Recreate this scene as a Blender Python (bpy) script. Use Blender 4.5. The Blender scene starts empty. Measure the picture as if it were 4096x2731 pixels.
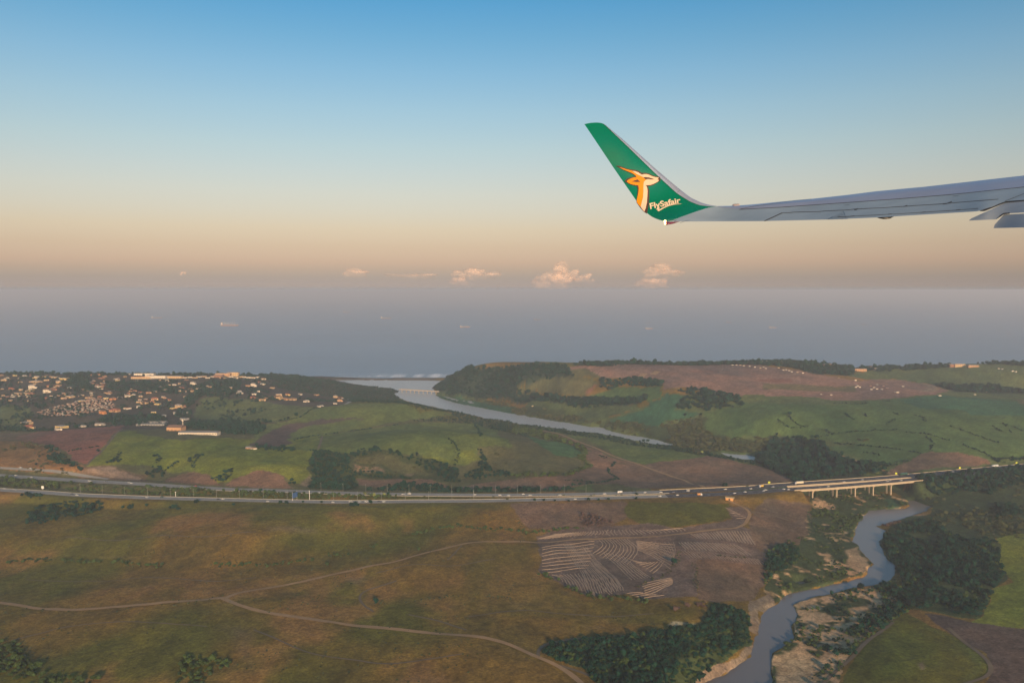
import bpy, bmesh, math, random
import numpy as np
from mathutils import Vector, Matrix
random.seed(7); RNG = np.random.default_rng(7)
SC = bpy.context.scene; COL = SC.collection
R = math.radians

# ------------------------------------------------------------------ camera
CAMZ = 310.0; FPX = 3215.0; PITCH = R(3.66)
cam = bpy.data.cameras.new('camera'); cam_ob = bpy.data.objects.new('camera', cam); COL.objects.link(cam_ob)
SC.camera = cam_ob
cam.sensor_width = 36; cam.lens = 36*FPX/4096; cam.clip_start = 0.5; cam.clip_end = 300000
cam_ob.location = (0, 0, CAMZ); cam_ob.rotation_euler = (R(90)-PITCH, 0, 0)

# ------------------------------------------------------------------ world, sun, exposure
SUN_EL = R(14); SUN_AZ = R(168)          # azimuth clockwise from +Y: behind the camera, a little to its right
sun_dir = Vector((math.sin(SUN_AZ)*math.cos(SUN_EL), math.cos(SUN_AZ)*math.cos(SUN_EL), math.sin(SUN_EL)))
W = bpy.data.worlds.new('World'); SC.world = W; W.use_nodes = True
wn, wl = W.node_tree.nodes, W.node_tree.links
sky = wn.new('ShaderNodeTexSky'); sky.sky_type = 'NISHITA'; sky.sun_disc = False
sky.sun_elevation = SUN_EL; sky.sun_rotation = SUN_AZ; sky.altitude = 300
sky.air_density = 1; sky.dust_density = 1.5; sky.ozone_density = 1
# dusk grading of the sky by elevation (blue zenith, peach band, mauve horizon)
tc = wn.new('ShaderNodeTexCoord'); sep = wn.new('ShaderNodeSeparateXYZ'); wl.new(tc.outputs['Generated'], sep.inputs[0])
mr = wn.new('ShaderNodeMapRange'); mr.inputs['From Min'].default_value = -0.05; mr.inputs['From Max'].default_value = 0.40
wl.new(sep.outputs['Z'], mr.inputs['Value'])
ramp = wn.new('ShaderNodeValToRGB'); wl.new(mr.outputs[0], ramp.inputs[0])
SKY_STOPS = [(0.0, (0.5909, 0.5731, 0.8303)), (0.1138, (0.5909, 0.5731, 0.8303)), (0.1206, (0.6101, 0.5337, 0.7148)), (0.1316, (0.5175, 0.4613, 0.6357)), (0.1454, (0.4519, 0.3987, 0.532)), (0.166, (0.457, 0.3633, 0.4373)), (0.1865, (0.4938, 0.3557, 0.3907)), (0.2275, (0.5208, 0.3638, 0.3462)), (0.275, (0.5799, 0.4062, 0.3475)), (0.3221, (0.606, 0.4473, 0.386)), (0.3689, (0.63, 0.4823, 0.4139)), (0.4217, (0.625, 0.5085, 0.4426)), (0.4868, (0.601, 0.5391, 0.4752)), (0.582, (0.5353, 0.5567, 0.5258)), (0.6741, (0.439, 0.5496, 0.5658)), (0.7627, (0.3295, 0.5247, 0.579)), (0.8447, (0.2385, 0.5013, 0.5989)), (1.0, (0.2051, 0.4662, 0.5809))]
#SKYSTOPS
el = ramp.color_ramp.elements
el[0].position, el[0].color = SKY_STOPS[0][0], (*SKY_STOPS[0][1], 1)
el[1].position, el[1].color = SKY_STOPS[-1][0], (*SKY_STOPS[-1][1], 1)
for p_, c_ in SKY_STOPS[1:-1]:
    e_ = el.new(p_); e_.color = (*c_, 1)
mixw = wn.new('ShaderNodeMixRGB'); mixw.blend_type = 'MULTIPLY'; mixw.inputs[0].default_value = 1
wl.new(sky.outputs[0], mixw.inputs[1]); wl.new(ramp.outputs[0], mixw.inputs[2])
wl.new(mixw.outputs[0], wn['Background'].inputs[0]); wn['Background'].inputs[1].default_value = 0.15
W.cycles.sampling_method = 'MANUAL'; W.cycles.sample_map_resolution = 512
sun = bpy.data.lights.new('sun', 'SUN'); sun.energy = 3.7; sun.angle = R(0.6); sun.color = (1.0, 0.70, 0.42)
sun_ob = bpy.data.objects.new('sun', sun); COL.objects.link(sun_ob)
sun_ob.rotation_euler = sun_dir.to_track_quat('Z', 'Y').to_euler()
SC.view_settings.view_transform = 'Standard'; SC.view_settings.look = 'None'
SC.view_settings.gamma = 1; SC.view_settings.use_curve_mapping = False
SC.view_settings.exposure = 0.6
SC.cycles.volume_bounces = 0; SC.cycles.max_bounces = 5; SC.cycles.diffuse_bounces = 2
SC.cycles.glossy_bounces = 2; SC.cycles.transparent_max_bounces = 8
SC.cycles.use_denoising = True; SC.cycles.sample_clamp_indirect = 6

# ------------------------------------------------------------------ picture <-> ground helpers
CP, SP = math.cos(PITCH), math.sin(PITCH)
def rays(uv):
    uv = np.atleast_2d(np.asarray(uv, float))
    x = (uv[:, 0]-2048)/FPX; y = -(uv[:, 1]-1365.5)/FPX
    return np.stack([x, CP+y*SP, -SP+y*CP], 1)
TILE = {1: (0, 1400), 2: (1024, 1400), 3: (2048, 1400), 4: (3072, 1400), 5: (0, 2048), 6: (1024, 2048), 7: (2048, 2048), 8: (3072, 2048)}
def T(k, *pts):
    a, b = TILE[k]; return [(a+x/2.296, b+y/2.296) for x, y in pts]
def F(*pts): return [(x*1.7415, y*1.7415) for x, y in pts]
def on_plane(uv, z=0.0):
    d = rays(uv); t = (z-CAMZ)/d[:, 2]
    return np.stack([d[:, 0]*t, d[:, 1]*t], 1)

# ------------------------------------------------------------------ noise
def _hash(ix, iy, seed):
    n = (ix*374761393 + iy*668265263 + seed*144665) & 0xffffffff
    n = ((n ^ (n >> 13))*1274126177) & 0xffffffff
    return ((n ^ (n >> 16)) & 0xffff)/65535.0
def vnoise(x, y, seed=0):
    ix, iy = np.floor(x).astype(np.int64), np.floor(y).astype(np.int64)
    fx, fy = x-ix, y-iy; fx = fx*fx*(3-2*fx); fy = fy*fy*(3-2*fy)
    a = _hash(ix, iy, seed); b = _hash(ix+1, iy, seed); c = _hash(ix, iy+1, seed); d = _hash(ix+1, iy+1, seed)
    return (a+(b-a)*fx)*(1-fy)+(c+(d-c)*fx)*fy
def fbm(x, y, s, o=4, seed=0, ay=1.0):
    t = 0; amp = 0.5; tot = 0
    for k in range(o):
        f = 2**k/s; t = t+amp*vnoise(x*f+k*17.3, y*f*ay+k*9.1, seed+k*7); tot += amp; amp *= 0.55
    return t/tot

# ------------------------------------------------------------------ relief: control heights (metres) at pictured places
CTRL = []
def ctl(pts, z):
    for (u, v) in pts:
        x, y = on_plane((u, v), z)[0]; CTRL.append((x, y, z))
def crest(pts, z):
    ctl(pts, z)
    for (u, v) in pts:
        x, y = on_plane((u, v), z)[0]; CTRL.append((x*1.09, y*1.09, z*.62))
def ctlw(pts):
    for p in pts: CTRL.append(p)
# coast skyline
crest([(-500, 1497), (0, 1497), (300, 1498), (600, 1500), (900, 1502)], 52); ctl([(1100, 1506)], 40); ctl([(1230, 1512)], 22); ctl([(1340, 1522)], 8)
ctlw([(-2900, 2950, 0), (-2200, 2950, 0), (-1500, 2940, 0), (-900, 2920, 0), (-500, 2900, 0), (-250, 2800, 2), (0, 2830, 2), (-3000, 3300, -8), (-1500, 3300, -8), (0, 3300, -8), (300, 3350, -8)])
ctl([(0, 1560), (500, 1560), (900, 1560)], 42); ctl([(-400, 1620), (0, 1620), (400, 1620), (700, 1600)], 28); ctl([(1150, 1560)], 22); ctl([(1300, 1590), (1480, 1580)], 7)
ctl([(0, 1700), (250, 1700), (700, 1690)], 20); ctl([(900, 1600)], 32); ctl([(950, 1665)], 18)
# left hills
ctl([(-300, 1790), (0, 1780), (200, 1780)], 34); ctl([(350, 1740), (500, 1725)], 38); ctl([(600, 1790), (450, 1850)], 34); ctl([(850, 1760), (900, 1830)], 36); ctl([(640, 1890)], 20)
ctl([(1050, 1830), (1150, 1860)], 32); ctl([(1000, 1780)], 26)
# green domes
ctl([(1500, 1625), (1650, 1618)], 36); ctl([(1250, 1650)], 30); ctl([(1100, 1750)], 20); ctl([(1500, 1712), (1350, 1725)], 14); ctl([(1750, 1670)], 12)
ctl([(1550, 1745), (1750, 1725), (1900, 1740)], 40); ctl([(1450, 1790), (1800, 1790)], 36); ctl([(1950, 1830)], 22); ctl([(1300, 1850), (1500, 1850)], 26); ctl([(1750, 1870)], 18)
ctl([(1420, 1930), (1700, 1920), (1950, 1920)], 14); ctl([(2150, 1830), (2200, 1870)], 20); ctl([(2050, 1760)], 14); ctl([(2350, 1870), (2500, 1920), (2800, 1930), (3000, 1900), (2700, 1850)], 8)
ctl([(2400, 1760)], 4); ctl([(2600, 1800)], 5); ctl([(2800, 1830)], 6)
# river level
ctl([(1500, 1530), (1650, 1545), (1650, 1585), (1850, 1625), (2100, 1670), (2300, 1710), (2550, 1760)], 0)
ctl([(1900, 1660), (2000, 1672), (2150, 1705), (2300, 1735), (2450, 1757), (2600, 1782)], 2); ctl([(1780, 1640)], 3); ctl([(1700, 1612)], 4)
# headland and plateau right of the mouth
ctl([(1760, 1540)], 10); ctl([(1820, 1500)], 48); ctl([(1900, 1480)], 72); ctl([(2060, 1466)], 86)
crest([(2250, 1457), (2450, 1456), (2700, 1456), (2950, 1455), (3150, 1452)], 90)
crest([(3300, 1464)], 78); crest([(3430, 1477)], 60); crest([(3550, 1469), (3700, 1463)], 76); crest([(3900, 1455), (4096, 1455), (4500, 1455)], 88)
ctl([(2100, 1520)], 62); ctl([(2100, 1560)], 36); ctl([(1900, 1560)], 22); ctl([(2000, 1600)], 6); ctl([(2300, 1520)], 72); ctl([(2250, 1600)], 30); ctl([(2300, 1650)], 10)
ctl([(2600, 1500), (2900, 1490)], 88); ctl([(2700, 1560), (3000, 1560)], 72); ctl([(3300, 1560), (3600, 1570)], 64); ctl([(2500, 1600)], 44); ctl([(2450, 1660)], 22)
ctl([(2600, 1700)], 16); ctl([(2750, 1640)], 40); ctl([(2900, 1700)], 26); ctl([(3000, 1620)], 54); ctl([(2800, 1780)], 5); ctl([(3100, 1680)], 44)
ctl([(3350, 1500)], 74); ctl([(3600, 1510)], 62); ctl([(3850, 1560), (4100, 1560)], 46); ctl([(4000, 1500)], 72)
ctl([(3300, 1650)], 56); ctl([(3600, 1640), (3900, 1650)], 58); ctl([(4300, 1650)], 60); ctl([(3300, 1740)], 30); ctl([(3600, 1740), (3900, 1740)], 42); ctl([(3400, 1830)], 18); ctl([(3750, 1820)], 30); ctl([(4050, 1800)], 34)
ctl([(3150, 1780), (3200, 1850)], 9); ctl([(3300, 1880)], 8); ctl([(3060, 1870)], 5)
ctlw([(200, 3050, 2), (500, 3080, 2), (900, 3120, 2), (1400, 3180, 2), (2000, 3250, 2), (2600, 3300, 2), (1000, 3420, -6), (2000, 3450, -6), (400, 3400, -6), (3000, 3500, -6)])
# motorway corridor
ctl([(-300, 1930), (0, 1925), (400, 1945), (800, 1965), (1200, 1980), (1600, 1985), (2000, 1990), (2400, 1985), (2800, 1970), (3100, 1955)], 21)
ctl([(3720, 1890), (4096, 1858), (4400, 1835)], 21); ctl([(3250, 1980), (3400, 1970)], 8); ctl([(3520, 1960), (3600, 1950)], 6); ctl([(3800, 1930)], 15)
# foreground
ctl([(0, 2040), (400, 2040)], 19); ctl([(800, 2060), (1400, 2060), (1900, 2060)], 24); ctl([(0, 2150), (600, 2150)], 22); ctl([(1000, 2150)], 24)
ctl([(0, 2255), (500, 2258), (1000, 2262), (1300, 2225), (1700, 2115)], 12); ctl([(2100, 2120), (2400, 2120)], 16); ctl([(0, 2350), (500, 2350), (900, 2350)], 17)
ctl([(1500, 2250), (1900, 2180)], 18); ctl([(-400, 2500), (100, 2550), (600, 2550), (1000, 2500)], 21); ctl([(1500, 2420), (1900, 2380)], 16); ctl([(-600, 2800), (300, 2800), (1000, 2800), (1700, 2800)], 22)
ctl([(2000, 2500)], 19); ctl([(2000, 2650)], 20); ctl([(2300, 2250), (2600, 2250), (2900, 2250)], 13); ctl([(2500, 2100), (2900, 2100)], 14); ctl([(2500, 2420)], 13); ctl([(2900, 2380)], 11)
ctl([(2600, 2520)], 15); ctl([(2200, 2560)], 17); ctl([(2500, 2650)], 15); ctl([(2750, 2600), (2850, 2480)], 15); ctl([(2650, 2780)], 14); ctl([(2300, 2800)], 18)
ctl([(3150, 2200), (3250, 2100), (3200, 2300)], 5); ctl([(3100, 2050)], 10); ctl([(3300, 2050)], 4)
ctl([(3650, 2150), (3750, 2050)], 5); ctl([(3850, 2050)], 8); ctl([(3700, 2300), (3900, 2250)], 6); ctl([(4100, 2150)], 12); ctl([(3400, 2450)], 3); ctl([(3300, 2600)], 3); ctl([(3700, 2480)], 7); ctl([(3650, 2650), (3900, 2600)], 9); ctl([(4300, 2500), (4200, 2800)], 12)
ctl([(3500, 2100), (3480, 2250), (3300, 2350), (3080, 2450), (3020, 2650)], 1)
CT = np.array(CTRL)
def _phi(r2): return 0.5*r2*np.log(r2+1e-9)
def tps_fit(P, z, lam=0.0):
    n = len(P); K = _phi(((P[:, None]-P[None])**2).sum(-1))+lam*np.eye(n)
    A = np.zeros((n+3, n+3)); A[:n, :n] = K; A[:n, n] = 1; A[:n, n+1:] = P; A[n, :n] = 1; A[n+1:, :n] = P.T
    return np.linalg.solve(A, np.r_[z, 0, 0, 0])
def tps_eval(P, w, X):
    out = np.empty(len(X)); n = len(P)
    for i in range(0, len(X), 20000):
        x = X[i:i+20000]; out[i:i+20000] = _phi(((x[:, None]-P[None])**2).sum(-1))@w[:n]+w[n]+x@w[n+1:]
    return out
CS = 1000.0
CTP = CT[:, :2]/CS; CTW = tps_fit(CTP, CT[:, 2], 2e-4)

# ------------------------------------------------------------------ polygons: water
WATER = [
 T(2, (690, 274), (1740, 283), (1690, 300), (1612, 345), (1640, 378), (1650, 410), (1690, 440), (1800, 475), (1900, 500), (2100, 540), (2351, 585))
 + T(3, (200, 620), (380, 650), (560, 675), (700, 700), (800, 705), (900, 740), (1050, 775), (1200, 795), (1350, 830), (1515, 880), (1300, 862), (1000, 803), (780, 768), (600, 748), (450, 722), (200, 690), (80, 682), (0, 662))
 + T(2, (2351, 657), (2100, 628), (1950, 592), (1800, 558), (1600, 528), (1450, 492), (1340, 452), (1265, 402), (1310, 386), (1310, 372), (1250, 350), (1090, 335), (900, 316), (770, 291)),
 T(3, (1895, 936), (2000, 950), (2150, 960), (2225, 982), (2232, 1020), (2100, 1007), (1950, 973)),
 T(2, (1690, 421), (1760, 428), (1830, 448), (1865, 468), (1800, 455), (1730, 438)),
 T(2, (1900, 462), (1960, 468), (2020, 492), (1980, 488)),
 T(4, (1280, 1380), (1335, 1380), (1420, 1405), (1505, 1440), (1475, 1480), (1370, 1500), (1240, 1550))
 + T(8, (1230, 50), (1160, 92), (1010, 130), (1090, 172), (1042, 240), (1028, 300), (1080, 370), (1100, 430), (1150, 480), (1185, 520), (1110, 620), (1060, 672), (880, 692), (700, 722), (500, 772), (300, 820), (222, 858), (250, 940), (250, 1000), (205, 1040), (232, 1100), (242, 1165), (100, 1260), (52, 1290), (35, 1400), (30, 1600), (-60, 1750))
 + T(7, (1600, 1750), (1735, 1590), (1800, 1545), (1950, 1485), (2200, 1325), (2232, 1150), (2262, 1120), (2290, 950), (2351, 890))
 + T(8, (80, 832), (150, 762), (350, 712), (600, 662), (880, 602), (920, 560), (962, 480), (900, 400), (820, 310), (770, 270), (800, 200), (812, 150), (850, 80), (900, 10))
 + T(4, (850, 1562), (912, 1470), (1050, 1465), (1180, 1462), (1280, 1440), (1300, 1420)),
 T(8, (258, 640), (320, 630), (355, 650), (300, 668), (262, 662)),
]
WATERW = [on_plane(w, 0.0) for w in WATER]
def in_poly(px, py, P):
    P = np.asarray(P); ins = np.zeros(len(px), bool)
    x0, y0 = P.min(0); x1, y1 = P.max(0)
    m = np.where((px >= x0) & (px <= x1) & (py >= y0) & (py <= y1))[0]
    if not len(m): return ins
    x, y = px[m], py[m]; c = np.zeros(len(m), bool); n = len(P); j = n-1
    for i in range(n):
        xi, yi = P[i]; xj, yj = P[j]
        if yi != yj: c ^= ((yi > y) != (yj > y)) & (x < (xj-xi)*(y-yi)/(yj-yi)+xi)
        j = i
    ins[m] = c; return ins
def dist_line(px, py, P, closed=False, cap=60.0):
    P = np.asarray(P); d = np.full(len(px), 1e9)
    x0, y0 = P.min(0)-cap; x1, y1 = P.max(0)+cap
    m = np.where((px >= x0) & (px <= x1) & (py >= y0) & (py <= y1))[0]
    if not len(m): return d
    x, y = px[m], py[m]; dd = np.full(len(m), 1e18); n = len(P)
    for i in range(n if closed else n-1):
        a = P[i]; b = P[(i+1) % n]; ab = b-a; L = (ab**2).sum()+1e-9
        t = np.clip(((x-a[0])*ab[0]+(y-a[1])*ab[1])/L, 0, 1)
        dd = np.minimum(dd, (x-a[0]-t*ab[0])**2+(y-a[1]-t*ab[1])**2)
    d[m] = np.sqrt(dd); return d

ROAD_Z = 22.0
FAR_C = T(1, (-600, 1105), (0, 1150), (290, 1168), (823, 1203), (1208, 1222), (1672, 1252), (2163, 1282)) + T(2, (0, 1282), (585, 1305), (1000, 1318), (1408, 1325), (2008, 1330)) + T(3, (0, 1330), (440, 1326), (848, 1318), (1367, 1303), (1615, 1292), (1958, 1277), (2288, 1258)) + T(4, (0, 1248), (290, 1228), (868, 1190), (1240, 1160), (1697, 1118), (2070, 1085), (2351, 1060), (2900, 1012))
NEAR_C = T(1, (-600, 1235), (0, 1283), (400, 1305), (708, 1330), (1350, 1355), (2048, 1372)) + T(2, (0, 1380), (707, 1394), (1130, 1392), (1400, 1388), (2000, 1385)) + T(3, (0, 1378), (580, 1365), (1000, 1352), (1358, 1342), (1723, 1330), (2043, 1315), (2325, 1296)) + T(4, (150, 1278), (473, 1260), (755, 1238), (1118, 1208), (1390, 1182), (1697, 1152), (2120, 1112), (2351, 1090), (2900, 1035))
FARW, NEARW = on_plane(FAR_C, ROAD_Z), on_plane(NEAR_C, ROAD_Z)
RIVER_GAP = (on_plane(T(4, (270, 1270)), ROAD_Z)[0][0], on_plane(T(4, (1300, 1180)), ROAD_Z)[0][0])

def height(X):
    X = np.atleast_2d(X); x, y = X[:, 0], X[:, 1]
    h = tps_eval(CTP, CTW, X/CS)
    land = np.clip(h/6, 0, 1)
    h = h+land*((fbm(x, y, 260, 4, 3)-.5)*13+(fbm(x, y, 45, 3, 11)-.5)*2.6)
    # motorway embankment
    d = np.minimum(dist_line(x, y, FARW, cap=120), dist_line(x, y, NEARW, cap=120))
    gap = np.clip((x-RIVER_GAP[0])/12, 0, 1)*np.clip((RIVER_GAP[1]-x)/12, 0, 1)
    w = np.clip(1-(d-13)/28, 0, 1)*(1-gap); w = w*w*(3-2*w)
    h = h*(1-w)+(ROAD_Z-0.5)*w
    h = np.where((gap > .5) & (d < 60), np.minimum(h, 9), h)
    h = np.where(y < 2790+0.09*np.maximum(x, 0)+60*(x > 250), np.maximum(h, 0.6), h)
    # sand bar
    bar = np.clip(1-np.abs(y-2815)/22, 0, 1)*(x > -420)*(x < 60)
    h = np.maximum(h, bar*1.8)
    coast = 2832+np.clip((x-40)/260, 0, 1)*245+np.clip((x-300)/2400, 0, 1)*150+(fbm(x, x*0+3.3, 160, 3, 77)-.5)*30
    h = np.minimum(h, np.maximum(-5, (coast-y)*0.35))
    wk = np.clip(y/1300, .5, 1.4); xw = x+(fbm(x, y, 16, 3, 131)-.5)*9*wk; yw = y+(fbm(x, y, 16, 3, 137)-.5)*11*wk
    for P in WATERW:
        ins = in_poly(xw, yw, P); dd = dist_line(xw, yw, P, True, 40)
        s = np.where(ins, -dd, dd)
        lim = np.where(s < 0, np.maximum(-2.5, s*0.8), np.where(s < 1e8, 0.5+s*0.75, 1e9))
        h = np.minimum(h, lim)
    return h
NR, NC, SMAX = 560, 1150, .80
GI = np.linspace(1/3500., 1/545., NR)[::-1]; GYS = 1/GI; GSS = np.linspace(-SMAX, SMAX, NC)
YY, SS = np.meshgrid(GYS, GSS, indexing='ij'); XT = np.stack([(YY*SS).ravel(), YY.ravel()], 1)
HGRID = height(XT).reshape(NR, NC)
def hfast(X):
    X = np.atleast_2d(X); y = np.maximum(X[:, 1], 1.0); r = np.clip((GI[0]-1/y)/(GI[0]-GI[-1])*(NR-1), 0, NR-1.001); c = np.clip((X[:, 0]/y+SMAX)/(2*SMAX)*(NC-1), 0, NC-1.001)
    i, j = r.astype(int), c.astype(int); u, v = r-i, c-j
    return (HGRID[i, j]*(1-v)+HGRID[i, j+1]*v)*(1-u)+(HGRID[i+1, j]*(1-v)+HGRID[i+1, j+1]*v)*u
def ground(uv):
    """where the view ray through a pictured point first meets the terrain"""
    d = rays(uv); s = d[:, 0]/d[:, 1]; c = np.clip((s+SMAX)/(2*SMAX)*(NC-1), 0, NC-1.001); j = c.astype(int); v = c-j
    prof = HGRID[:, j]*(1-v)+HGRID[:, j+1]*v                      # rows x points
    line = CAMZ+(d[:, 2]/d[:, 1])[None]*GYS[:, None]
    diff = prof-line; hit = diff > 0; k = np.where(hit.any(0), hit.argmax(0), NR-1); k = np.clip(k, 1, NR-1); n = np.arange(len(k))
    a0, a1 = diff[k-1, n], diff[k, n]; t = np.clip(-a0/(a1-a0+1e-9), 0, 1); y = GYS[k-1]*(1-t)+GYS[k]*t
    return np.stack([s*y, y], 1)
def on_plane2(uv, z):
    d = rays(uv); t = (z-CAMZ)/d[:, 2]; return np.stack([d[:, 0]*t, d[:, 1]*t], 1)
def G(uv):
    p = ground(uv); return np.c_[p, height(p)]

# ------------------------------------------------------------------ materials
MATS = {}
def mat(name, color, rough=0.85, metal=0.0, spec=0.3, var=0.0, scale=1.0, bump=0.0, coat=0.0, emit=None, estr=0.0):
    if name in MATS: return MATS[name]
    m = bpy.data.materials.new(name); m.use_nodes = True; n, l = m.node_tree.nodes, m.node_tree.links
    b = n['Principled BSDF']; b.inputs['Base Color'].default_value = (*color, 1); b.inputs['Roughness'].default_value = rough
    b.inputs['Metallic'].default_value = metal; b.inputs['Specular IOR Level'].default_value = spec
    if coat: b.inputs['Coat Weight'].default_value = coat; b.inputs['Coat Roughness'].default_value = 0.08
    if emit: b.inputs['Emission Color'].default_value = (*emit, 1); b.inputs['Emission Strength'].default_value = estr
    if var:
        t = n.new('ShaderNodeTexCoord'); x = n.new('ShaderNodeTexNoise'); x.inputs['Scale'].default_value = scale; x.inputs['Detail'].default_value = 5
        l.new(t.outputs['Object'], x.inputs[0])
        hs = n.new('ShaderNodeMixRGB'); hs.inputs[1].default_value = (*[c*(1-var) for c in color], 1); hs.inputs[2].default_value = (*[min(1, c*(1+var)) for c in color], 1)
        l.new(x.outputs[0], hs.inputs[0]); l.new(hs.outputs[0], b.inputs['Base Color'])
        if bump:
            bp = n.new('ShaderNodeBump'); bp.inputs['Distance'].default_value = bump; l.new(x.outputs[0], bp.inputs['Height']); l.new(bp.outputs[0], b.inputs['Normal'])
    MATS[name] = m; return m
def tag(o, label=None, cat=None, group=None, kind=None):
    if label: o['label'] = label
    if cat: o['category'] = cat
    if group: o['group'] = group
    if kind: o['kind'] = kind
    return o
def link(name, me, parent=None, mats=None, loc=None):
    o = bpy.data.objects.new(name, me); COL.objects.link(o)
    if mats:
        for m in (mats if isinstance(mats, (list, tuple)) else [mats]): me.materials.append(m)
    if parent: o.parent = parent
    if loc is not None: o.location = loc
    return o
def mesh(name, V, Fc, mats=None, parent=None, smooth=False, loc=None, fm=None):
    me = bpy.data.meshes.new(name); me.from_pydata([tuple(map(float, v)) for v in V], [], Fc)
    if smooth: me.polygons.foreach_set('use_smooth', [True]*len(me.polygons))
    o = link(name, me, parent, mats, loc)
    if fm: me.polygons.foreach_set('material_index', fm)
    me.update(); return o
def empty(name, loc=(0, 0, 0), rz=0):
    o = bpy.data.objects.new(name, None); COL.objects.link(o); o.location = loc; o.rotation_euler = (0, 0, rz); return o
def copy_tree(o, parent=None):
    c = o.copy(); COL.objects.link(c); c.parent = parent
    for ch in o.children: copy_tree(ch, c)
    return c
class MB:
    def __init__(s): s.v = []; s.f = []; s.m = []
    def box(s, x0, x1, y0, y1, z0, z1, m=0, tx=0, ty=0):
        b = len(s.v)
        s.v += [(x0, y0, z0), (x1, y0, z0), (x1, y1, z0), (x0, y1, z0), (x0+tx, y0+ty, z1), (x1-tx, y0+ty, z1), (x1-tx, y1-ty, z1), (x0+tx, y1-ty, z1)]
        s.f += [(b, b+3, b+2, b+1), (b+4, b+5, b+6, b+7), (b, b+1, b+5, b+4), (b+1, b+2, b+6, b+5), (b+2, b+3, b+7, b+6), (b+3, b, b+4, b+7)]; s.m += [m]*6; return s
    def gable(s, x0, x1, y0, y1, z0, z1, m=0, hip=0.0):
        b = len(s.v); ym = (y0+y1)/2
        s.v += [(x0, y0, z0), (x1, y0, z0), (x1, y1, z0), (x0, y1, z0), (x0+hip, ym, z1), (x1-hip, ym, z1)]
        s.f += [(b, b+1, b+5, b+4), (b+2, b+3, b+4, b+5), (b+1, b+2, b+5), (b+3, b, b+4), (b, b+3, b+2, b+1)]; s.m += [m]*5; return s
    def cyl(s, x, y, z0, z1, r0, r1=None, n=8, m=0, axis='z'):
        r1 = r0 if r1 is None else r1; b = len(s.v)
        for z, r in ((z0, r0), (z1, r1)):
            for k in range(n):
                a = 2*math.pi*k/n; p, q = r*math.cos(a), r*math.sin(a)
                s.v.append((x+p, y+q, z) if axis == 'z' else ((z, x+p, y+q) if axis == 'x' else (x+p, z, y+q)))
        for k in range(n): s.f.append((b+k, b+(k+1) % n, b+n+(k+1) % n, b+n+k)); s.m.append(m)
        s.f += [tuple(b+k for k in range(n))[::-1], tuple(b+n+k for k in range(n))]; s.m += [m, m]; return s
    def build(s, name, mats, parent=None, loc=None, smooth=False):
        return mesh(name, s.v, s.f, mats, parent, smooth, loc, s.m if isinstance(mats, (list, tuple)) else None)

# ------------------------------------------------------------------ ground colours
C = dict(veld=(.205, .120, .026), veldgreen=(.112, .105, .017), dry=(.25, .135, .050), green=(.115, .150, .040), lime=(.170, .190, .026), dull=(.100, .130, .045), teal=(.045, .125, .060), rgreen=(.080, .135, .042),
         dark=(.030, .052, .034), scrub=(.058, .078, .030), brown=(.19, .118, .074), red=(.24, .10, .068), tan=(.27, .185, .125), sand=(.66, .385, .20), stubble=(.175, .118, .088),
         town=(.075, .068, .045), plateau=(.25, .145, .105), plough=(.10, .072, .058), olive=(.115, .112, .045), vividgreen=(.06, .14, .05), straw=(.40, .33, .20))
PAINT = []   # (polygon in picture coordinates, colour, edge blend)
def P_(c, poly, w=1.0): PAINT.append((poly, C[c], w))
P_('veldgreen', F((-300, 1150), (300, 1145), (900, 1155), (1100, 1180), (1000, 1200), (200, 1190), (-300, 1200)), .6)
P_('town', F((-400, 835), (1000, 835), (1000, 890), (930, 915), (800, 925), (600, 985), (280, 985), (0, 990), (-400, 990)))
P_('olive', F((-400, 985), (285, 985), (700, 985), (1200, 950), (1400, 1000), (1500, 1130), (-400, 1130)))
P_('dull', F((900, 880), (1400, 960), (2600, 840), (2600, 1060), (1700, 1130), (1400, 1020), (1000, 930)))
P_('dull', T(1, (-400, 500), (60, 500), (200, 515), (310, 545), (300, 600), (220, 700), (0, 740), (-400, 740)))
P_('red', T(1, (180, 780), (520, 730), (1135, 690), (1130, 720), (985, 870), (800, 1055), (760, 1060), (560, 900), (430, 870), (330, 850), (150, 830)))
P_('brown', T(1, (-400, 755), (300, 750), (520, 740), (330, 850), (0, 835), (-400, 830)), .6)
P_('dry', T(1, (-400, 830), (200, 840), (400, 870), (500, 900), (640, 1020), (780, 1100), (700, 1150), (400, 1120), (0, 1090), (-400, 1080)))
P_('lime', F((285, 988), (420, 1012), (590, 1008), (615, 990), (680, 980), (760, 995), (710, 1040), (712, 1070), (715, 1095), (700, 1115), (640, 1090), (560, 1100), (490, 1110), (440, 1085), (330, 1065), (195, 1080), (205, 1060)))
P_('brown', T(1, (700, 1110), (1000, 1060), (1350, 1150), (1420, 1215), (700, 1180)), .8)
P_('tan', T(1, (760, 1120), (900, 1085), (1060, 1085), (1130, 1120), (1200, 1150), (1310, 1180), (1300, 1200), (1100, 1180), (900, 1160)))
P_('brown', T(1, (1520, 1190), (1650, 1150), (1790, 1110), (1900, 1130), (1960, 1190), (2060, 1245), (1480, 1210)))
P_('brown', T(1, (2060, 1240), (2150, 1190), (2351, 1105)) + T(2, (80, 1085), (150, 1120), (240, 1170), (290, 1240), (340, 1270), (0, 1265)))
P_('dull', T(1, (1840, 450), (1900, 430), (2100, 440)) + T(2, (0, 460), (120, 480), (480, 520), (620, 530), (400, 610), (200, 660), (0, 665)) + T(1, (1760, 620), (1800, 560)))
P_('green', T(2, (-20, 800), (90, 680), (300, 650), (450, 580), (640, 520), (870, 490), (1200, 485), (1380, 500), (1500, 565), (1700, 560), (1850, 590), (1700, 600), (1500, 640), (1280, 660), (860, 740), (520, 790), (340, 830), (250, 890), (-20, 890)))
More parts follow.
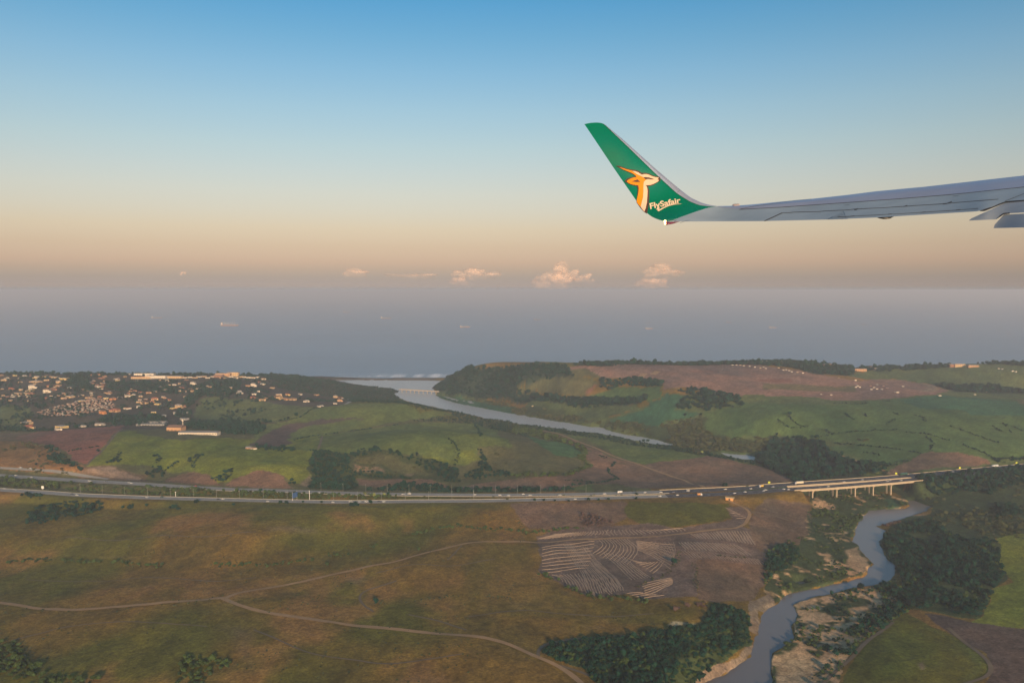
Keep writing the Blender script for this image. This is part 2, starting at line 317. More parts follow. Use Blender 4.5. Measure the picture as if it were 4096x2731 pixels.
P_('plough', T(2, (-60, 870), (0, 840), (120, 760), (200, 710), (330, 670), (500, 650), (760, 625), (1010, 628), (750, 660), (500, 690), (380, 720), (290, 780), (330, 850), (220, 890), (0, 880)))
P_('green', T(2, (280, 900), (500, 800), (860, 745), (1300, 690), (1750, 663), (2010, 680), (2230, 740), (2240, 790), (2330, 850), (2351, 900), (2200, 880), (2030, 890), (2060, 1000), (1990, 1060), (1850, 1050), (1700, 1040), (1500, 960), (1250, 940), (1000, 910), (830, 950), (640, 925), (520, 930)))
P_('lime', T(2, (340, 880), (520, 800), (620, 780), (590, 900), (500, 900)), .6); P_('lime', T(2, (1480, 965), (1800, 1000), (1860, 930), (2010, 900), (2060, 1000), (1990, 1060), (1850, 1045), (1650, 1030)), .7)
P_('lime', T(2, (0, 950), (500, 930), (500, 1120), (430, 1210), (370, 1230), (280, 1190), (150, 1110), (60, 1080), (0, 1090)))
P_('tan', T(2, (380, 1240), (440, 1200), (500, 1110), (518, 1200), (470, 1270)), .8)
P_('scrub', T(2, (510, 940), (620, 920), (760, 950), (850, 950), (1000, 910), (1150, 910), (1400, 970), (1500, 970), (1700, 1040), (1850, 1100), (1870, 1220), (1740, 1210), (1500, 1170), (1420, 1190), (900, 1170), (940, 1250), (840, 1290), (470, 1270), (520, 1190), (490, 1050)))
P_('olive', T(2, (900, 990), (1150, 940), (1450, 1030), (1600, 1120), (1640, 1160), (1300, 1130), (1150, 1060), (900, 1030)), .8)
P_('tan', T(2, (880, 1045), (1000, 1065), (1150, 1070), (1230, 1130), (1100, 1125), (900, 1110)), .7); P_('tan', T(2, (1340, 1135), (1450, 1120), (1440, 1165)), .7)
P_('brown', T(2, (900, 1180), (1200, 1190), (1480, 1180), (1620, 1185), (1760, 1240), (1750, 1265), (1300, 1220), (1150, 1270), (960, 1240)))
P_('olive', T(2, (2030, 890), (2230, 880)) + T(3, (0, 900), (200, 960), (350, 990), (600, 1000), (690, 1020), (640, 1030), (500, 1110), (430, 1150), (0, 1130)) + T(2, (2170, 1120), (2050, 1180), (1900, 1180), (1830, 1130), (1880, 1060), (2060, 1000)))
P_('vividgreen', T(3, (100, 770), (320, 830), (560, 870), (640, 950), (590, 985), (430, 970), (300, 910)))
P_('brown', T(3, (640, 940), (720, 930), (870, 1000), (960, 1040), (1200, 1050), (1780, 970), (2000, 1000), (2351, 1090), (2351, 1240), (2000, 1270), (1750, 1260), (1400, 1270), (1060, 1250), (960, 1220), (500, 1280), (0, 1280), (0, 1190), (500, 1160), (740, 1080), (730, 1030)))
P_('brown', T(2, (1850, 1265), (2100, 1210), (2351, 1180), (2351, 1290), (1850, 1285))); P_('brown', T(4, (0, 1090), (190, 1170), (200, 1210), (0, 1235)))
P_('brown', T(3, (270, 740), (500, 800), (640, 860), (900, 980), (1200, 1050), (950, 1030), (720, 930), (500, 840)))
P_('green', T(3, (500, 790), (620, 790), (680, 800), (600, 830))); P_('green', T(3, (690, 820), (720, 808), (1000, 860), (1500, 930), (1760, 970), (1740, 985), (1200, 1045), (1100, 1030), (800, 880)))
P_('green', T(3, (560, 1250), (760, 1230), (750, 1280), (470, 1285)))
# right of the river
P_('scrub', T(3, (0, 520), (500, 560), (830, 660), (1350, 700), (1750, 600), (2000, 800), (2351, 850), (2351, 1010), (2230, 940), (1900, 920), (1700, 960), (1500, 860), (800, 690), (0, 580)))
P_('dark', T(2, (1640, 350), (1700, 300), (1850, 210), (2000, 170), (2351, 150), (2351, 440), (1900, 420), (1700, 400)))
P_('dark', T(3, (0, 150), (500, 150), (570, 240), (400, 260), (100, 310), (30, 350), (200, 400), (500, 430), (780, 440), (1150, 450), (1170, 490), (560, 530), (400, 480), (0, 470)))
P_('teal', T(2, (1660, 420), (1900, 440), (2351, 530), (2351, 585), (1900, 510), (1700, 450)))
P_('olive', T(3, (60, 340), (200, 290), (400, 245), (750, 255), (780, 290), (690, 420), (550, 430), (330, 390), (60, 370)))
P_('plateau', T(3, (500, 165), (900, 130), (1500, 140), (2000, 130), (2351, 150), (2351, 410), (2100, 420), (1900, 400), (1700, 350), (1520, 350), (1380, 370), (1380, 280), (1100, 260), (850, 250), (700, 190)))
P_('olive', T(3, (490, 165), (680, 170), (850, 252), (580, 240)))
P_('red', T(3, (665, 415), (690, 360), (750, 305), (785, 300), (760, 350), (700, 410)), .8)
P_('rgreen', T(3, (700, 430), (930, 340), (1330, 340), (1370, 400), (1380, 440), (1250, 470), (1150, 450), (780, 440)))
P_('plateau', T(4, (-20, 150), (400, 210), (800, 280), (1100, 260), (1400, 300), (1600, 330), (1650, 380), (1550, 410), (1100, 450), (600, 460), (400, 430), (-20, 420)))
P_('red', T(3, (2180, 280), (2351, 262)) + T(4, (250, 270), (240, 295), (0, 292)), .8); P_('olive', T(4, (-60, 305), (400, 320), (800, 330), (850, 380), (500, 380), (-60, 360)), .8)
P_('red', T(3, (1620, 190), (1900, 190), (1880, 205), (1640, 203)), .7); P_('straw', T(4, (1370, 380), (1500, 385), (1560, 360), (1500, 320), (1380, 310), (1460, 335), (1420, 360)), .5)
P_('teal', T(3, (1400, 390), (1640, 420), (1560, 460), (1500, 545), (1780, 580), (1600, 620), (1400, 660), (1350, 700), (880, 670), (900, 650), (1250, 520), (1240, 490), (1390, 440)))
P_('dull', T(3, (150, 480), (400, 480), (520, 510), (700, 500), (1150, 500), (1160, 530), (830, 640), (700, 640), (500, 560), (300, 540), (130, 520)))
P_('rgreen', T(3, (2130, 480), (2351, 465), (2351, 800), (2100, 790), (1850, 780), (1750, 700), (1800, 570)))
P_('rgreen', T(4, (-10, 490), (250, 500), (600, 500), (1200, 450), (1800, 440), (2700, 440), (2900, 980), (2351, 990), (2100, 1000), (1900, 980), (1600, 930), (1450, 930), (1300, 1020), (1100, 1065), (980, 1050), (600, 930), (590, 880), (960, 850), (500, 835), (240, 825), (60, 740), (-10, 800)))
P_('teal', T(4, (1200, 455), (1700, 420), (2200, 470), (2700, 520), (2700, 620), (2200, 600), (1850, 590), (1750, 550), (1400, 535)))
P_('brown', T(4, (2230, 440), (2700, 460), (2700, 560), (2300, 500)), .6)
P_('brown', T(4, (1100, 1100), (1300, 1020), (1450, 930), (1700, 930), (2000, 1000), (2050, 1050), (1270, 1130), (1130, 1145)))
P_('dark', T(4, (-10, 790), (150, 770), (480, 840), (600, 940), (760, 1010), (900, 1150), (480, 1180), (430, 1200), (200, 1210), (180, 1170), (0, 1090)))
P_('dull', T(4, (700, 230), (1000, 170), (1700, 140), (2700, 120), (2700, 440), (1700, 430), (1650, 370), (1500, 310), (1150, 260), (900, 270)))
P_('dark', T(4, (1550, 320), (2050, 330), (2700, 380), (2700, 410), (2200, 400), (1700, 385)), .8)
P_('dark', T(3, (500, 150), (900, 120), (1500, 120), (2351, 100)) + T(4, (200, 100), (430, 120), (600, 150), (780, 170), (800, 230), (680, 235), (400, 215), (200, 160), (0, 140)) + T(3, (2000, 132), (1400, 135), (900, 148)))
# foreground
P_('brown', T(3, (0, 1400), (1000, 1400), (1200, 1480), (1100, 1568)) + T(7, (1080, 60), (850, 130), (400, 160), (160, 165), (60, 60)))
P_('veldgreen', T(3, (1040, 1390), (1500, 1400), (2000, 1420), (2050, 1540)) + T(7, (2040, 50), (1800, 110), (1300, 140), (1080, 60)))
P_('brown', T(4, (0, 1370), (380, 1410), (400, 1568)) + T(8, (370, 0), (350, 180), (280, 310), (100, 290), (0, 390)) + T(7, (2200, 280), (2200, 20), (2190, -30)))
P_('stubble', T(7, (215, 215), (400, 170), (850, 120), (1250, 100), (1500, 150), (1850, 110), (2040, 60), (1960, -40), (2170, -40), (2190, 20), (2130, 140), (2200, 160), (2230, 300), (2351, 420), (2320, 490), (1700, 440), (1690, 760), (1230, 800), (1060, 740), (850, 790), (700, 770), (480, 660), (270, 560), (265, 300)))
P_('brown', T(7, (1700, 450), (1900, 430), (2330, 500), (2300, 700), (2200, 830), (1900, 830), (1700, 780)))
P_('veldgreen', T(7, (-200, 250), (200, 300), (260, 570), (700, 790), (1100, 800), (1500, 850), (1850, 850), (1750, 1000), (1400, 1060), (600, 1000), (0, 980), (-400, 900), (-500, 500)), .45)
P_('straw', T(7, (1420, 1040), (1490, 1000), (1580, 1005), (1640, 1015), (1705, 1015), (1700, 1050), (1600, 1065), (1480, 1080)), .9)
P_('tan', T(7, (560, 1030), (800, 1020), (900, 1050), (700, 1065)), .45); P_('tan', T(7, (80, 1480), (350, 1470), (330, 1500), (100, 1500)), .4)
P_('scrub', T(7, (330, 1200), (600, 1160), (1200, 1110), (1700, 1040), (1850, 850), (2000, 860), (2200, 960), (2200, 1150), (2210, 1250), (1900, 1420), (1700, 1568), (1650, 1750), (950, 1750), (650, 1440), (400, 1360), (270, 1300)))
P_('tan', T(7, (2215, 1230), (2100, 1330), (1900, 1400), (1750, 1500), (1640, 1600), (1700, 1700), (1900, 1568), (1990, 1500), (2230, 1330)))
P_('tan', T(7, (2200, 830), (2351, 760), (2400, 860), (2290, 960), (2262, 1120), (2190, 1100), (2180, 1000)))
for q_ in (T(6, (60, 120), (560, 140), (640, 200), (300, 210), (100, 180)), T(5, (820, 390), (1100, 375), (1310, 400), (1300, 430), (900, 420)), T(6, (400, 1120), (560, 1115), (570, 1160), (430, 1170)), T(6, (30, 1160), (140, 1140), (150, 1180), (40, 1190)), T(5, (1830, 1110), (2060, 1080), (2080, 1100), (1850, 1125)), T(5, (1830, 110), (1980, 110), (1970, 135), (1850, 135)), T(6, (1200, 1500), (1700, 1500), (1900, 1560), (1300, 1600)), T(5, (-100, 800), (150, 815), (330, 860), (100, 850), (-100, 860)), T(6, (740, 590), (1100, 560), (1000, 680), (800, 660)), T(5, (2000, 1000), (2351, 1050), (2351, 1500), (2150, 1300))): P_('tan', q_, .3)
MIXED = [  # sand and scrub in patches
 (T(8, (222, 858), (400, 790), (700, 722), (1000, 690), (1110, 620), (1230, 720), (1000, 960), (1100, 1000), (850, 1200), (700, 1400), (560, 1750), (30, 1750), (35, 1400), (60, 1290), (250, 1150), (255, 950)), .50),
 (T(8, (370, -20), (900, 0), (840, 80), (800, 200), (765, 275), (830, 310), (965, 480), (930, 560), (860, 600), (500, 662), (200, 740), (80, 832), (0, 860), (-40, 700), (-30, 400), (100, 300), (330, 200)), .64),
 (T(4, (400, 1290), (900, 1280), (1100, 1330), (1290, 1390), (1290, 1440), (900, 1470), (850, 1568), (400, 1568)), .62)]
for q_ in (T(8, (220, 858), (400, 790), (640, 740), (500, 840), (290, 900)), T(4, (770, 1330), (830, 1330), (920, 1385), (880, 1400)), T(8, (520, 400), (590, 400), (580, 470), (530, 460)), T(8, (730, 880), (800, 870), (970, 840), (960, 890), (860, 940), (740, 945)), T(8, (290, 960), (450, 905), (560, 940), (440, 960), (330, 1000))): P_('sand', q_, .7)
P_('sand', T(8, (690, 345), (820, 305), (890, 400), (950, 480), (935, 540), (880, 582), (720, 500)), .85)
P_('sand', T(8, (60, 1300), (180, 1250), (300, 1190), (380, 1150), (350, 1250), (450, 1330), (620, 1250), (540, 1420), (380, 1480), (330, 1568), (300, 1700), (60, 1700)), .85)
P_('tan', T(8, (1235, 60), (1400, 10), (1480, 0), (1420, 60), (1300, 90)), .7)
P_('scrub', T(8, (1230, 60), (1480, 20), (2500, -100), (2500, 180), (2100, 240), (2200, 600), (2080, 700), (1950, 980), (1750, 960), (1300, 880), (1230, 720), (1200, 560), (1100, 400), (1040, 300), (1100, 150)))
P_('scrub', T(4, (1370, 1180), (1500, 1160), (2700, 1060), (2700, 1568), (1500, 1568), (1500, 1450), (1250, 1370), (1100, 1270), (1340, 1220)))
P_('teal', T(4, (1080, 1370), (1200, 1380), (1270, 1410), (1200, 1440), (1080, 1455), (1050, 1420)), .9)
P_('lime', T(8, (2120, 240), (2351, 180), (2900, 180), (2900, 1060), (2351, 1060), (2100, 1050), (1850, 1000), (1970, 960), (2090, 700), (2240, 640), (2120, 450)))
P_('veldgreen', T(8, (1150, 975), (1280, 925), (1500, 1040), (1800, 1180), (2000, 1330), (2062, 1440), (1980, 1520), (1850, 1600), (1800, 1750), (560, 1750), (700, 1500), (800, 1350), (900, 1190)))
P_('vividgreen', T(8, (1300, 930), (1500, 1040), (1800, 1180), (2000, 1330), (2050, 1440), (1950, 1520), (1700, 1560), (1850, 1400), (1700, 1200), (1450, 1080)), .35)
P_('lime', T(8, (1150, 1000), (1300, 1000), (1600, 1200), (1650, 1400), (1300, 1560), (900, 1560), (1000, 1300), (950, 1180)), .35)
P_('plough', T(8, (1450, 930), (1700, 960), (1850, 1000), (2351, 1070), (2900, 1070), (2900, 1800), (1900, 1800), (1990, 1568), (2080, 1440), (2000, 1300), (1700, 1130)))
P_('tan', T(8, (1365, 1370), (1420, 1350), (1445, 1390), (1430, 1440), (1385, 1450), (1360, 1410)), .95); P_('tan', T(8, (1110, 980), (1150, 965), (1190, 985), (1150, 1030), (1090, 1040)), .9)

def terrain_colour(X):
    x, y = X[:, 0], X[:, 1]; n = len(x)
    # warp the outlines so that no edge is ruler-straight
    k = np.clip(y/1000, .6, 2.5)
    wx = x+(fbm(x, y, 30, 3, 31)-.5)*14*k; wy = y+(fbm(x, y, 30, 3, 47)-.5)*16*k
    a = fbm(x, y, 170, 5, 5, .6); b = fbm(x, y, 60, 4, 8, .55); c = fbm(x, y, 14, 3, 21, .7); e = fbm(x, y, 4.0, 2, 71)
    veld, vg, dry = (np.array(C[q]) for q in ('veld', 'veldgreen', 'dry'))
    t = np.clip((a-.42)*5, 0, 1)[:, None]; col = veld*(1-t)+vg*t
    t = (np.clip((b-.60)*7, 0, 1)*.55)[:, None]; col = col*(1-t)+dry*t
    sand, scr = np.array(C['sand']), np.array(C['scrub'])
    for poly, thr in MIXED:
        m = in_poly(wx, wy, ground(poly)); q = (0.55*fbm(x, y, 26, 4, 90)+0.45*fbm(x, y, 9, 3, 95))
        t = np.clip((q-thr+.07)*12, 0, 1)[:, None]
        g_ = scr*(1-np.clip((a-.45)*4, 0, 1)[:, None]*.5)+vg*np.clip((a-.45)*4, 0, 1)[:, None]*.5
        col = np.where(m[:, None], g_*(1-t)+sand*.95*t, col)
    for poly, cc, w in PAINT:
        P = ground(poly); m = in_poly(wx, wy, P)
        if not m.any(): continue
        i = np.where(m)[0]; ww = w
        if w < 1:
            dd = dist_line(wx[i], wy[i], P, True, 5); dd = np.where(dd > 1e8, 1e3, dd); ww = (w*np.clip(dd/(4.0 if w > .6 else 12.0), 0, 1))[:, None]
        col[i] = col[i]*(1-ww)+np.array(cc)*ww
    # mottling, growth variation
    f = (0.80+0.42*(a-.5)*1.2+0.5*(b-.5)+0.62*(c-.5)+.2)[:, None]
    col = col*np.clip(f, .5, 1.6)
    warm = ((b-.5)*.5+(a-.5)*.35)[:, None]*np.array([1, .15, -.3]); col = col*(1+warm)
    col = col*(1+(e-.5)[:, None]*.8)
    s = HGRID.ravel()
    beach = np.clip((2.6-s)/1.6, 0, 1)*(y > 2700); col = col*(1-beach[:, None])+np.array([.20, .155, .11])*beach[:, None]
    return np.clip(col, .005, .7), s

# ------------------------------------------------------------------ terrain mesh
def grid_mesh(name, X, Z, nr, nc, colour=None, m=None, kind='structure'):
    me = bpy.data.meshes.new(name); nv = nr*nc; me.vertices.add(nv)
    me.vertices.foreach_set('co', np.c_[X, Z].astype(np.float32).ravel())
    i = np.arange(nv).reshape(nr, nc); q = np.stack([i[:-1, :-1], i[:-1, 1:], i[1:, 1:], i[1:, :-1]], -1).reshape(-1, 4)
    me.loops.add(q.size); me.loops.foreach_set('vertex_index', q.ravel().astype(np.int32)); me.polygons.add(len(q))
    me.polygons.foreach_set('loop_start', np.arange(0, q.size, 4, dtype=np.int32)); me.polygons.foreach_set('use_smooth', np.ones(len(q), bool))
    me.update(calc_edges=True)
    if colour is not None:
        ca = me.color_attributes.new('soil', 'FLOAT_COLOR', 'POINT'); ca.data.foreach_set('color', np.c_[colour, np.ones(nv)].astype(np.float32).ravel())
    o = link(name, me, None, m); tag(o, kind=kind); return o
gm = bpy.data.materials.new('ground_cover'); gm.use_nodes = True; n_, l_ = gm.node_tree.nodes, gm.node_tree.links
pb = n_['Principled BSDF']; pb.inputs['Roughness'].default_value = .95; pb.inputs['Specular IOR Level'].default_value = .1
at_ = n_.new('ShaderNodeAttribute'); at_.attribute_name = 'soil'; tcn = n_.new('ShaderNodeTexCoord')
ns = n_.new('ShaderNodeTexNoise'); ns.inputs['Scale'].default_value = .45; ns.inputs['Detail'].default_value = 6; ns.inputs['Roughness'].default_value = .7; l_.new(tcn.outputs['Object'], ns.inputs[0])
mp = n_.new('ShaderNodeMapRange'); mp.inputs['From Min'].default_value = .3; mp.inputs['From Max'].default_value = .7; mp.inputs['To Min'].default_value = .5; mp.inputs['To Max'].default_value = 1.55; l_.new(ns.outputs[0], mp.inputs[0])
mx = n_.new('ShaderNodeVectorMath'); mx.operation = 'SCALE'; l_.new(at_.outputs['Color'], mx.inputs[0]); l_.new(mp.outputs[0], mx.inputs['Scale']); l_.new(mx.outputs[0], pb.inputs['Base Color'])
bp = n_.new('ShaderNodeBump'); bp.inputs['Distance'].default_value = 1.2; bp.inputs['Strength'].default_value = .7; l_.new(ns.outputs[0], bp.inputs['Height']); l_.new(bp.outputs[0], pb.inputs['Normal'])
colr, hts = terrain_colour(XT)
terrain = grid_mesh('ground', XT, hts, NR, NC, colr, gm)
# coarser land on every side, a little lower where it passes under the fine sheet
gx = np.linspace(-6000, 6000, 60); gy = np.linspace(-4000, 2700, 40); GY, GX = np.meshgrid(gy, gx, indexing='ij'); XG = np.stack([GX.ravel(), GY.ravel()], 1)
ins_ = (XG[:, 1] > 500) & (np.abs(XG[:, 0]) < .84*XG[:, 1]+150)
hg = np.where(ins_, -12.0, 14+(fbm(XG[:, 0], XG[:, 1], 800, 3, 4)-.5)*14)
a_ = fbm(XG[:, 0], XG[:, 1], 500, 4, 9)[:, None]
grid_mesh('outlying_ground', XG, hg, 40, 60, np.array(C['veld'])*(1-a_)+np.array(C['veldgreen'])*a_, gm)


# ------------------------------------------------------------------ water
def water_mat(name, color, rough, s1, s2, dist, strength):
    m = bpy.data.materials.new(name); m.use_nodes = True; n, l = m.node_tree.nodes, m.node_tree.links
    b = n['Principled BSDF']; b.inputs['Base Color'].default_value = (*color, 1); b.inputs['Roughness'].default_value = rough; b.inputs['IOR'].default_value = 1.33
    t = n.new('ShaderNodeTexCoord'); mp = n.new('ShaderNodeMapping'); mp.inputs['Scale'].default_value = (.35, 1, 1); l.new(t.outputs['Object'], mp.inputs[0])
    x = n.new('ShaderNodeTexNoise'); x.inputs['Scale'].default_value = s1; x.inputs['Detail'].default_value = 6; l.new(mp.outputs[0], x.inputs[0])
    y = n.new('ShaderNodeTexNoise'); y.inputs['Scale'].default_value = s2; y.inputs['Detail'].default_value = 3; l.new(mp.outputs[0], y.inputs[0])
    ad = n.new('ShaderNodeMath'); ad.operation = 'ADD'; l.new(x.outputs[0], ad.inputs[0]); l.new(y.outputs[0], ad.inputs[1])
    bp = n.new('ShaderNodeBump'); bp.inputs['Distance'].default_value = dist; bp.inputs['Strength'].default_value = strength; l.new(ad.outputs[0], bp.inputs['Height']); l.new(bp.outputs[0], b.inputs['Normal'])
    if name == 'sea_water':
        z = n.new('ShaderNodeTexNoise'); z.inputs['Scale'].default_value = .0016; z.inputs['Detail'].default_value = 8; z.inputs['Roughness'].default_value = .65; mq = n.new('ShaderNodeMapping'); mq.inputs['Scale'].default_value = (.3, 1, 1); l.new(t.outputs['Object'], mq.inputs[0]); l.new(mq.outputs[0], z.inputs[0])
        mm = n.new('ShaderNodeMixRGB'); mm.inputs[1].default_value = (*[q*.72 for q in color], 1); mm.inputs[2].default_value = (*[q*1.28 for q in color], 1); l.new(z.outputs[0], mm.inputs[0]); l.new(mm.outputs[0], b.inputs['Base Color'])
    return m
sea_m = water_mat('sea_water', (.12, .215, .31), .34, .05, .008, 2.2, .8)
riv_m = water_mat('river_water', (.175, .155, .142), .20, .25, .03, .3, .22)
def sheet(name, x0, x1, y0, y1, z, m, nx=1, ny=1):
    V = [(x0+(x1-x0)*i/nx, y0+(y1-y0)*j/ny, z) for j in range(ny+1) for i in range(nx+1)]
    Q = [(j*(nx+1)+i, j*(nx+1)+i+1, (j+1)*(nx+1)+i+1, (j+1)*(nx+1)+i) for j in range(ny) for i in range(nx)]
    o = mesh(name, V, Q, m); tag(o, kind='structure'); return o
sheet('sea', -150000, 150000, 2806, 150000, 0.0, sea_m)
est_m = water_mat('estuary_water', (.42, .41, .385), .30, .12, .02, .5, .5)  # estuary base colour paled to stand for sky reflected off ripples
sheet('river', -1500, 2600, 420, 1335, 0.0, riv_m); sheet('estuary', -2600, 3200, 1335, 2806, 0.0, est_m)
# ------------------------------------------------------------------ haze
hz = MB().box(-152000, 152000, -8000, 151500, -26, CAMZ+9).build('haze', None); tag(hz, kind='stuff')
hm = bpy.data.materials.new('haze'); hm.use_nodes = True; hm.node_tree.nodes.remove(hm.node_tree.nodes['Principled BSDF'])
pv = hm.node_tree.nodes.new('ShaderNodeVolumePrincipled'); pv.inputs['Color'].default_value = (.82, .87, .99, 1)
pv.inputs['Density'].default_value = 1.15e-4; pv.inputs['Anisotropy'].default_value = 0.10
hm.node_tree.links.new(pv.outputs[0], hm.node_tree.nodes['Material Output'].inputs['Volume'])
hm.cycles.homogeneous_volume = True if hasattr(hm.cycles, 'homogeneous_volume') else None
hz.data.materials.append(hm)

# ------------------------------------------------------------------ ribbons: roads and tracks
def smooth_line(P, step=6.0):
    P = np.asarray(P, float); d = np.r_[0, np.cumsum(np.hypot(*np.diff(P, axis=0).T))]; n = max(2, int(d[-1]/step)+1)
    t = np.linspace(0, d[-1], n); Q = np.stack([np.interp(t, d, P[:, k]) for k in range(P.shape[1])], 1)
    for _ in range(4):
        Q[1:-1] = .25*Q[:-2]+.5*Q[1:-1]+.25*Q[2:]
    return Q
def normals2(Q):
    t = np.gradient(Q[:, :2], axis=0); t /= np.hypot(t[:, 0], t[:, 1])[:, None]+1e-9; return np.stack([-t[:, 1], t[:, 0]], 1)
def offset_line(Q, o):
    return Q[:, :2]+normals2(Q)*np.asarray(o).reshape(-1, 1)
def strip(name, A, B, m, kind=None, parent=None):
    n = len(A); V = np.r_[A, B]; Fc = [(i, i+1, n+i+1, n+i) for i in range(n-1)]
    o = mesh(name, V, Fc, m, parent)
    if o.data.polygons and o.data.polygons[0].normal.z < 0: o.data.flip_normals()
    if kind: tag(o, kind=kind)
    return o
def ribbon(name, uv, w, m, off=.3, step=5.0, wob=.25, kind='structure', world=None):
    Q = smooth_line(ground(uv) if world is None else world, step)
    hw = w/2*(1+wob*(fbm(Q[:, 0], Q[:, 1], 25, 3, 61)-.5)*2)
    cols = [offset_line(Q, hw*k) for k in (-1, 0, 1)]; V = np.concatenate([np.c_[c_, hfast(c_)+off] for c_ in cols]); n = len(Q)
    Fc = [(k*n+i, k*n+i+1, (k+1)*n+i+1, (k+1)*n+i) for k in range(2) for i in range(n-1)]
    o = mesh(name, V, Fc, m)
    if o.data.polygons[0].normal.z < 0: o.data.flip_normals()
    return tag(o, kind=kind)
conc = mat('weathered_road_concrete', (.27, .255, .23), .9, var=.18, scale=.08); asph = mat('asphalt', (.062, .062, .070), .9, var=.2, scale=.1)
dirt = mat('dirt', (.33, .205, .105), .95, var=.3, scale=.12); dirt2 = mat('faint_dirt', (.155, .115, .075), .95, var=.3, scale=.12)
FARQ, NEARQ = smooth_line(FARW, 8), smooth_line(NEARW, 8)
xs1 = on_plane(T(3, (1390, 1320)), ROAD_Z)[0][0]
def road(name, Q, hw, m, dz=0): return strip(name, np.c_[offset_line(Q, -hw), np.full(len(Q), ROAD_Z+dz)], np.c_[offset_line(Q, hw), np.full(len(Q), ROAD_Z+dz)], m, 'structure')
fa, fb = FARQ[FARQ[:, 0] <= xs1+8], FARQ[FARQ[:, 0] > xs1-1]; na, nb = NEARQ[NEARQ[:, 0] <= xs1+8], NEARQ[NEARQ[:, 0] > xs1-1]
road('motorway_carriageway', fa, 8.5, conc); road('motorway_carriageway', na, 7.5, conc)
road('motorway_carriageway', fb, 9.5, asph, .004); road('motorway_carriageway', nb, 9.0, asph, .004)
white = mat('white_road_paint', (.62, .60, .54), .7)
def lines(Q, offs, w, dash=None):
    V, Fc = [], []
    for o in offs:
        A, B = offset_line(Q, o-w/2), offset_line(Q, o+w/2)
        for i in range(len(Q)-1):
            if dash and i % dash: continue
            b = len(V); V += [(*A[i], ROAD_Z+.012), (*A[i+1], ROAD_Z+.012), (*B[i+1], ROAD_Z+.012), (*B[i], ROAD_Z+.012)]; Fc.append((b, b+1, b+2, b+3))
    o = mesh('road_markings', V, Fc, white); tag(o, kind='structure')
lines(FARQ, (-6.6, 6.6), .3); lines(NEARQ, (-5.8, 5.8), .3); lines(FARQ, (-2.2, 2.2), .25, 2); lines(NEARQ, (-2, 2), .25, 2)
steel = mat('galvanised_barrier', (.33, .31, .27), .6, .2)
def barrier(Q, o, label, h=.6, m=steel, t=.25, z=ROAD_Z):
    A, B = offset_line(Q, o-t/2), offset_line(Q, o+t/2); n = len(Q)
    V = np.concatenate([np.c_[A, np.full(n, z)], np.c_[A, np.full(n, z+h)], np.c_[B, np.full(n, z+h)], np.c_[B, np.full(n, z)]])
    Fc = [(k*n+i, k*n+i+1, ((k+1) % 4)*n+i+1, ((k+1) % 4)*n+i) for k in range(4) for i in range(n-1)]
    return mesh('crash_barrier', V, Fc, m)
tag(barrier(na, 7.9, 0), 'long pale steel crash barrier along the far edge of the nearer concrete carriageway', 'crash barrier')
q_ = fa[fa[:, 0] > -500]
tag(barrier(q_, -9.0, 0), 'long pale steel crash barrier on the near edge of the farther concrete carriageway', 'crash barrier')
tag(barrier(fb, 10.0, 0, .9, mat('cream_parapet', (.38, .31, .21), .8)), 'cream concrete barrier along the far edge of the dark asphalt motorway', 'crash barrier')
def track(uv, w, m=dirt, off=.3): return ribbon('dirt_track', uv, w, m, off)
track(T(5, (-300, 800), (0, 830), (150, 850), (300, 882), (600, 900), (900, 885), (1300, 850), (1600, 820), (2000, 788), (2090, 790)), 5.0)
track(T(5, (2060, 792), (2120, 765), (2200, 735), (2351, 715)) + T(6, (200, 680), (400, 645), (800, 550), (1300, 450), (1700, 340), (1900, 290), (2100, 270), (2351, 271)) + T(7, (250, 280), (600, 250), (900, 240), (1100, 235), (1400, 215), (1700, 180), (2060, 150), (2140, 110), (2190, 20), (2170, -20)) + T(3, (2140, 1450), (2030, 1400), (1980, 1378)), 4.2)
track(T(5, (2050, 790), (2100, 815), (2180, 850), (2351, 900)) + T(6, (200, 940), (560, 990), (1000, 1050), (1600, 1110), (2150, 1160), (2351, 1220)) + T(7, (230, 1330), (430, 1410), (560, 1500), (640, 1568), (700, 1640)), 5.2)
track(T(7, (238, 1325), (240, 1260), (300, 1205), (560, 1160), (900, 1140), (1160, 1125)), 3.2, dirt2); track(T(7, (430, 1405), (600, 1450), (780, 1530), (860, 1600)), 3.0, dirt2)
track(T(3, (265, 738), (420, 765), (620, 845), (900, 960), (1180, 1055), (1400, 1135), (1600, 1200), (1760, 1262)), 6.0); track(T(3, (2190, 1480), (2351, 1503)) + T(4, (60, 1520), (200, 1568)), 3.0, dirt2)
track(T(7, (2210, 0), (2290, 60), (2351, 90)), 2.5, dirt2)
track(T(6, (1290, 630), (1150, 680), (1000, 715), (950, 760), (945, 800), (1000, 870), (1080, 912)), 2.6, dirt2); track(T(6, (1400, 940), (1700, 1000), (1930, 1080)), 2.4, dirt2)
track(T(4, (520, 920), (620, 955), (700, 980), (900, 1040), (1000, 1082), (1130, 1140)), 5, dirt); track(T(8, (1150, 1010), (900, 1190), (800, 1310), (600, 1480), (470, 1600)), 3.4, dirt2)
track(T(8, (1650, 1060), (1800, 1190), (1990, 1330), (2062, 1430), (2040, 1490), (1980, 1525), (1800, 1580)), 3.2, dirt2); track(T(1, (0, 835), (200, 805), (500, 745), (760, 725)), 4, dirt2)
track(T(1, (1130, 725), (985, 870), (900, 960), (800, 1060)), 3, dirt2); track(T(2, (610, 790), (590, 860), (570, 910)), 4, dirt2)
track(T(3, (1180, 255), (1215, 215)), 18, dirt); track(T(3, (1290, 225), (1340, 195)), 18, dirt); track(T(3, (1340, 235), (1550, 262)), 7, dirt2); track(T(3, (700, 178), (860, 165), (1050, 160)), 6, dirt2)
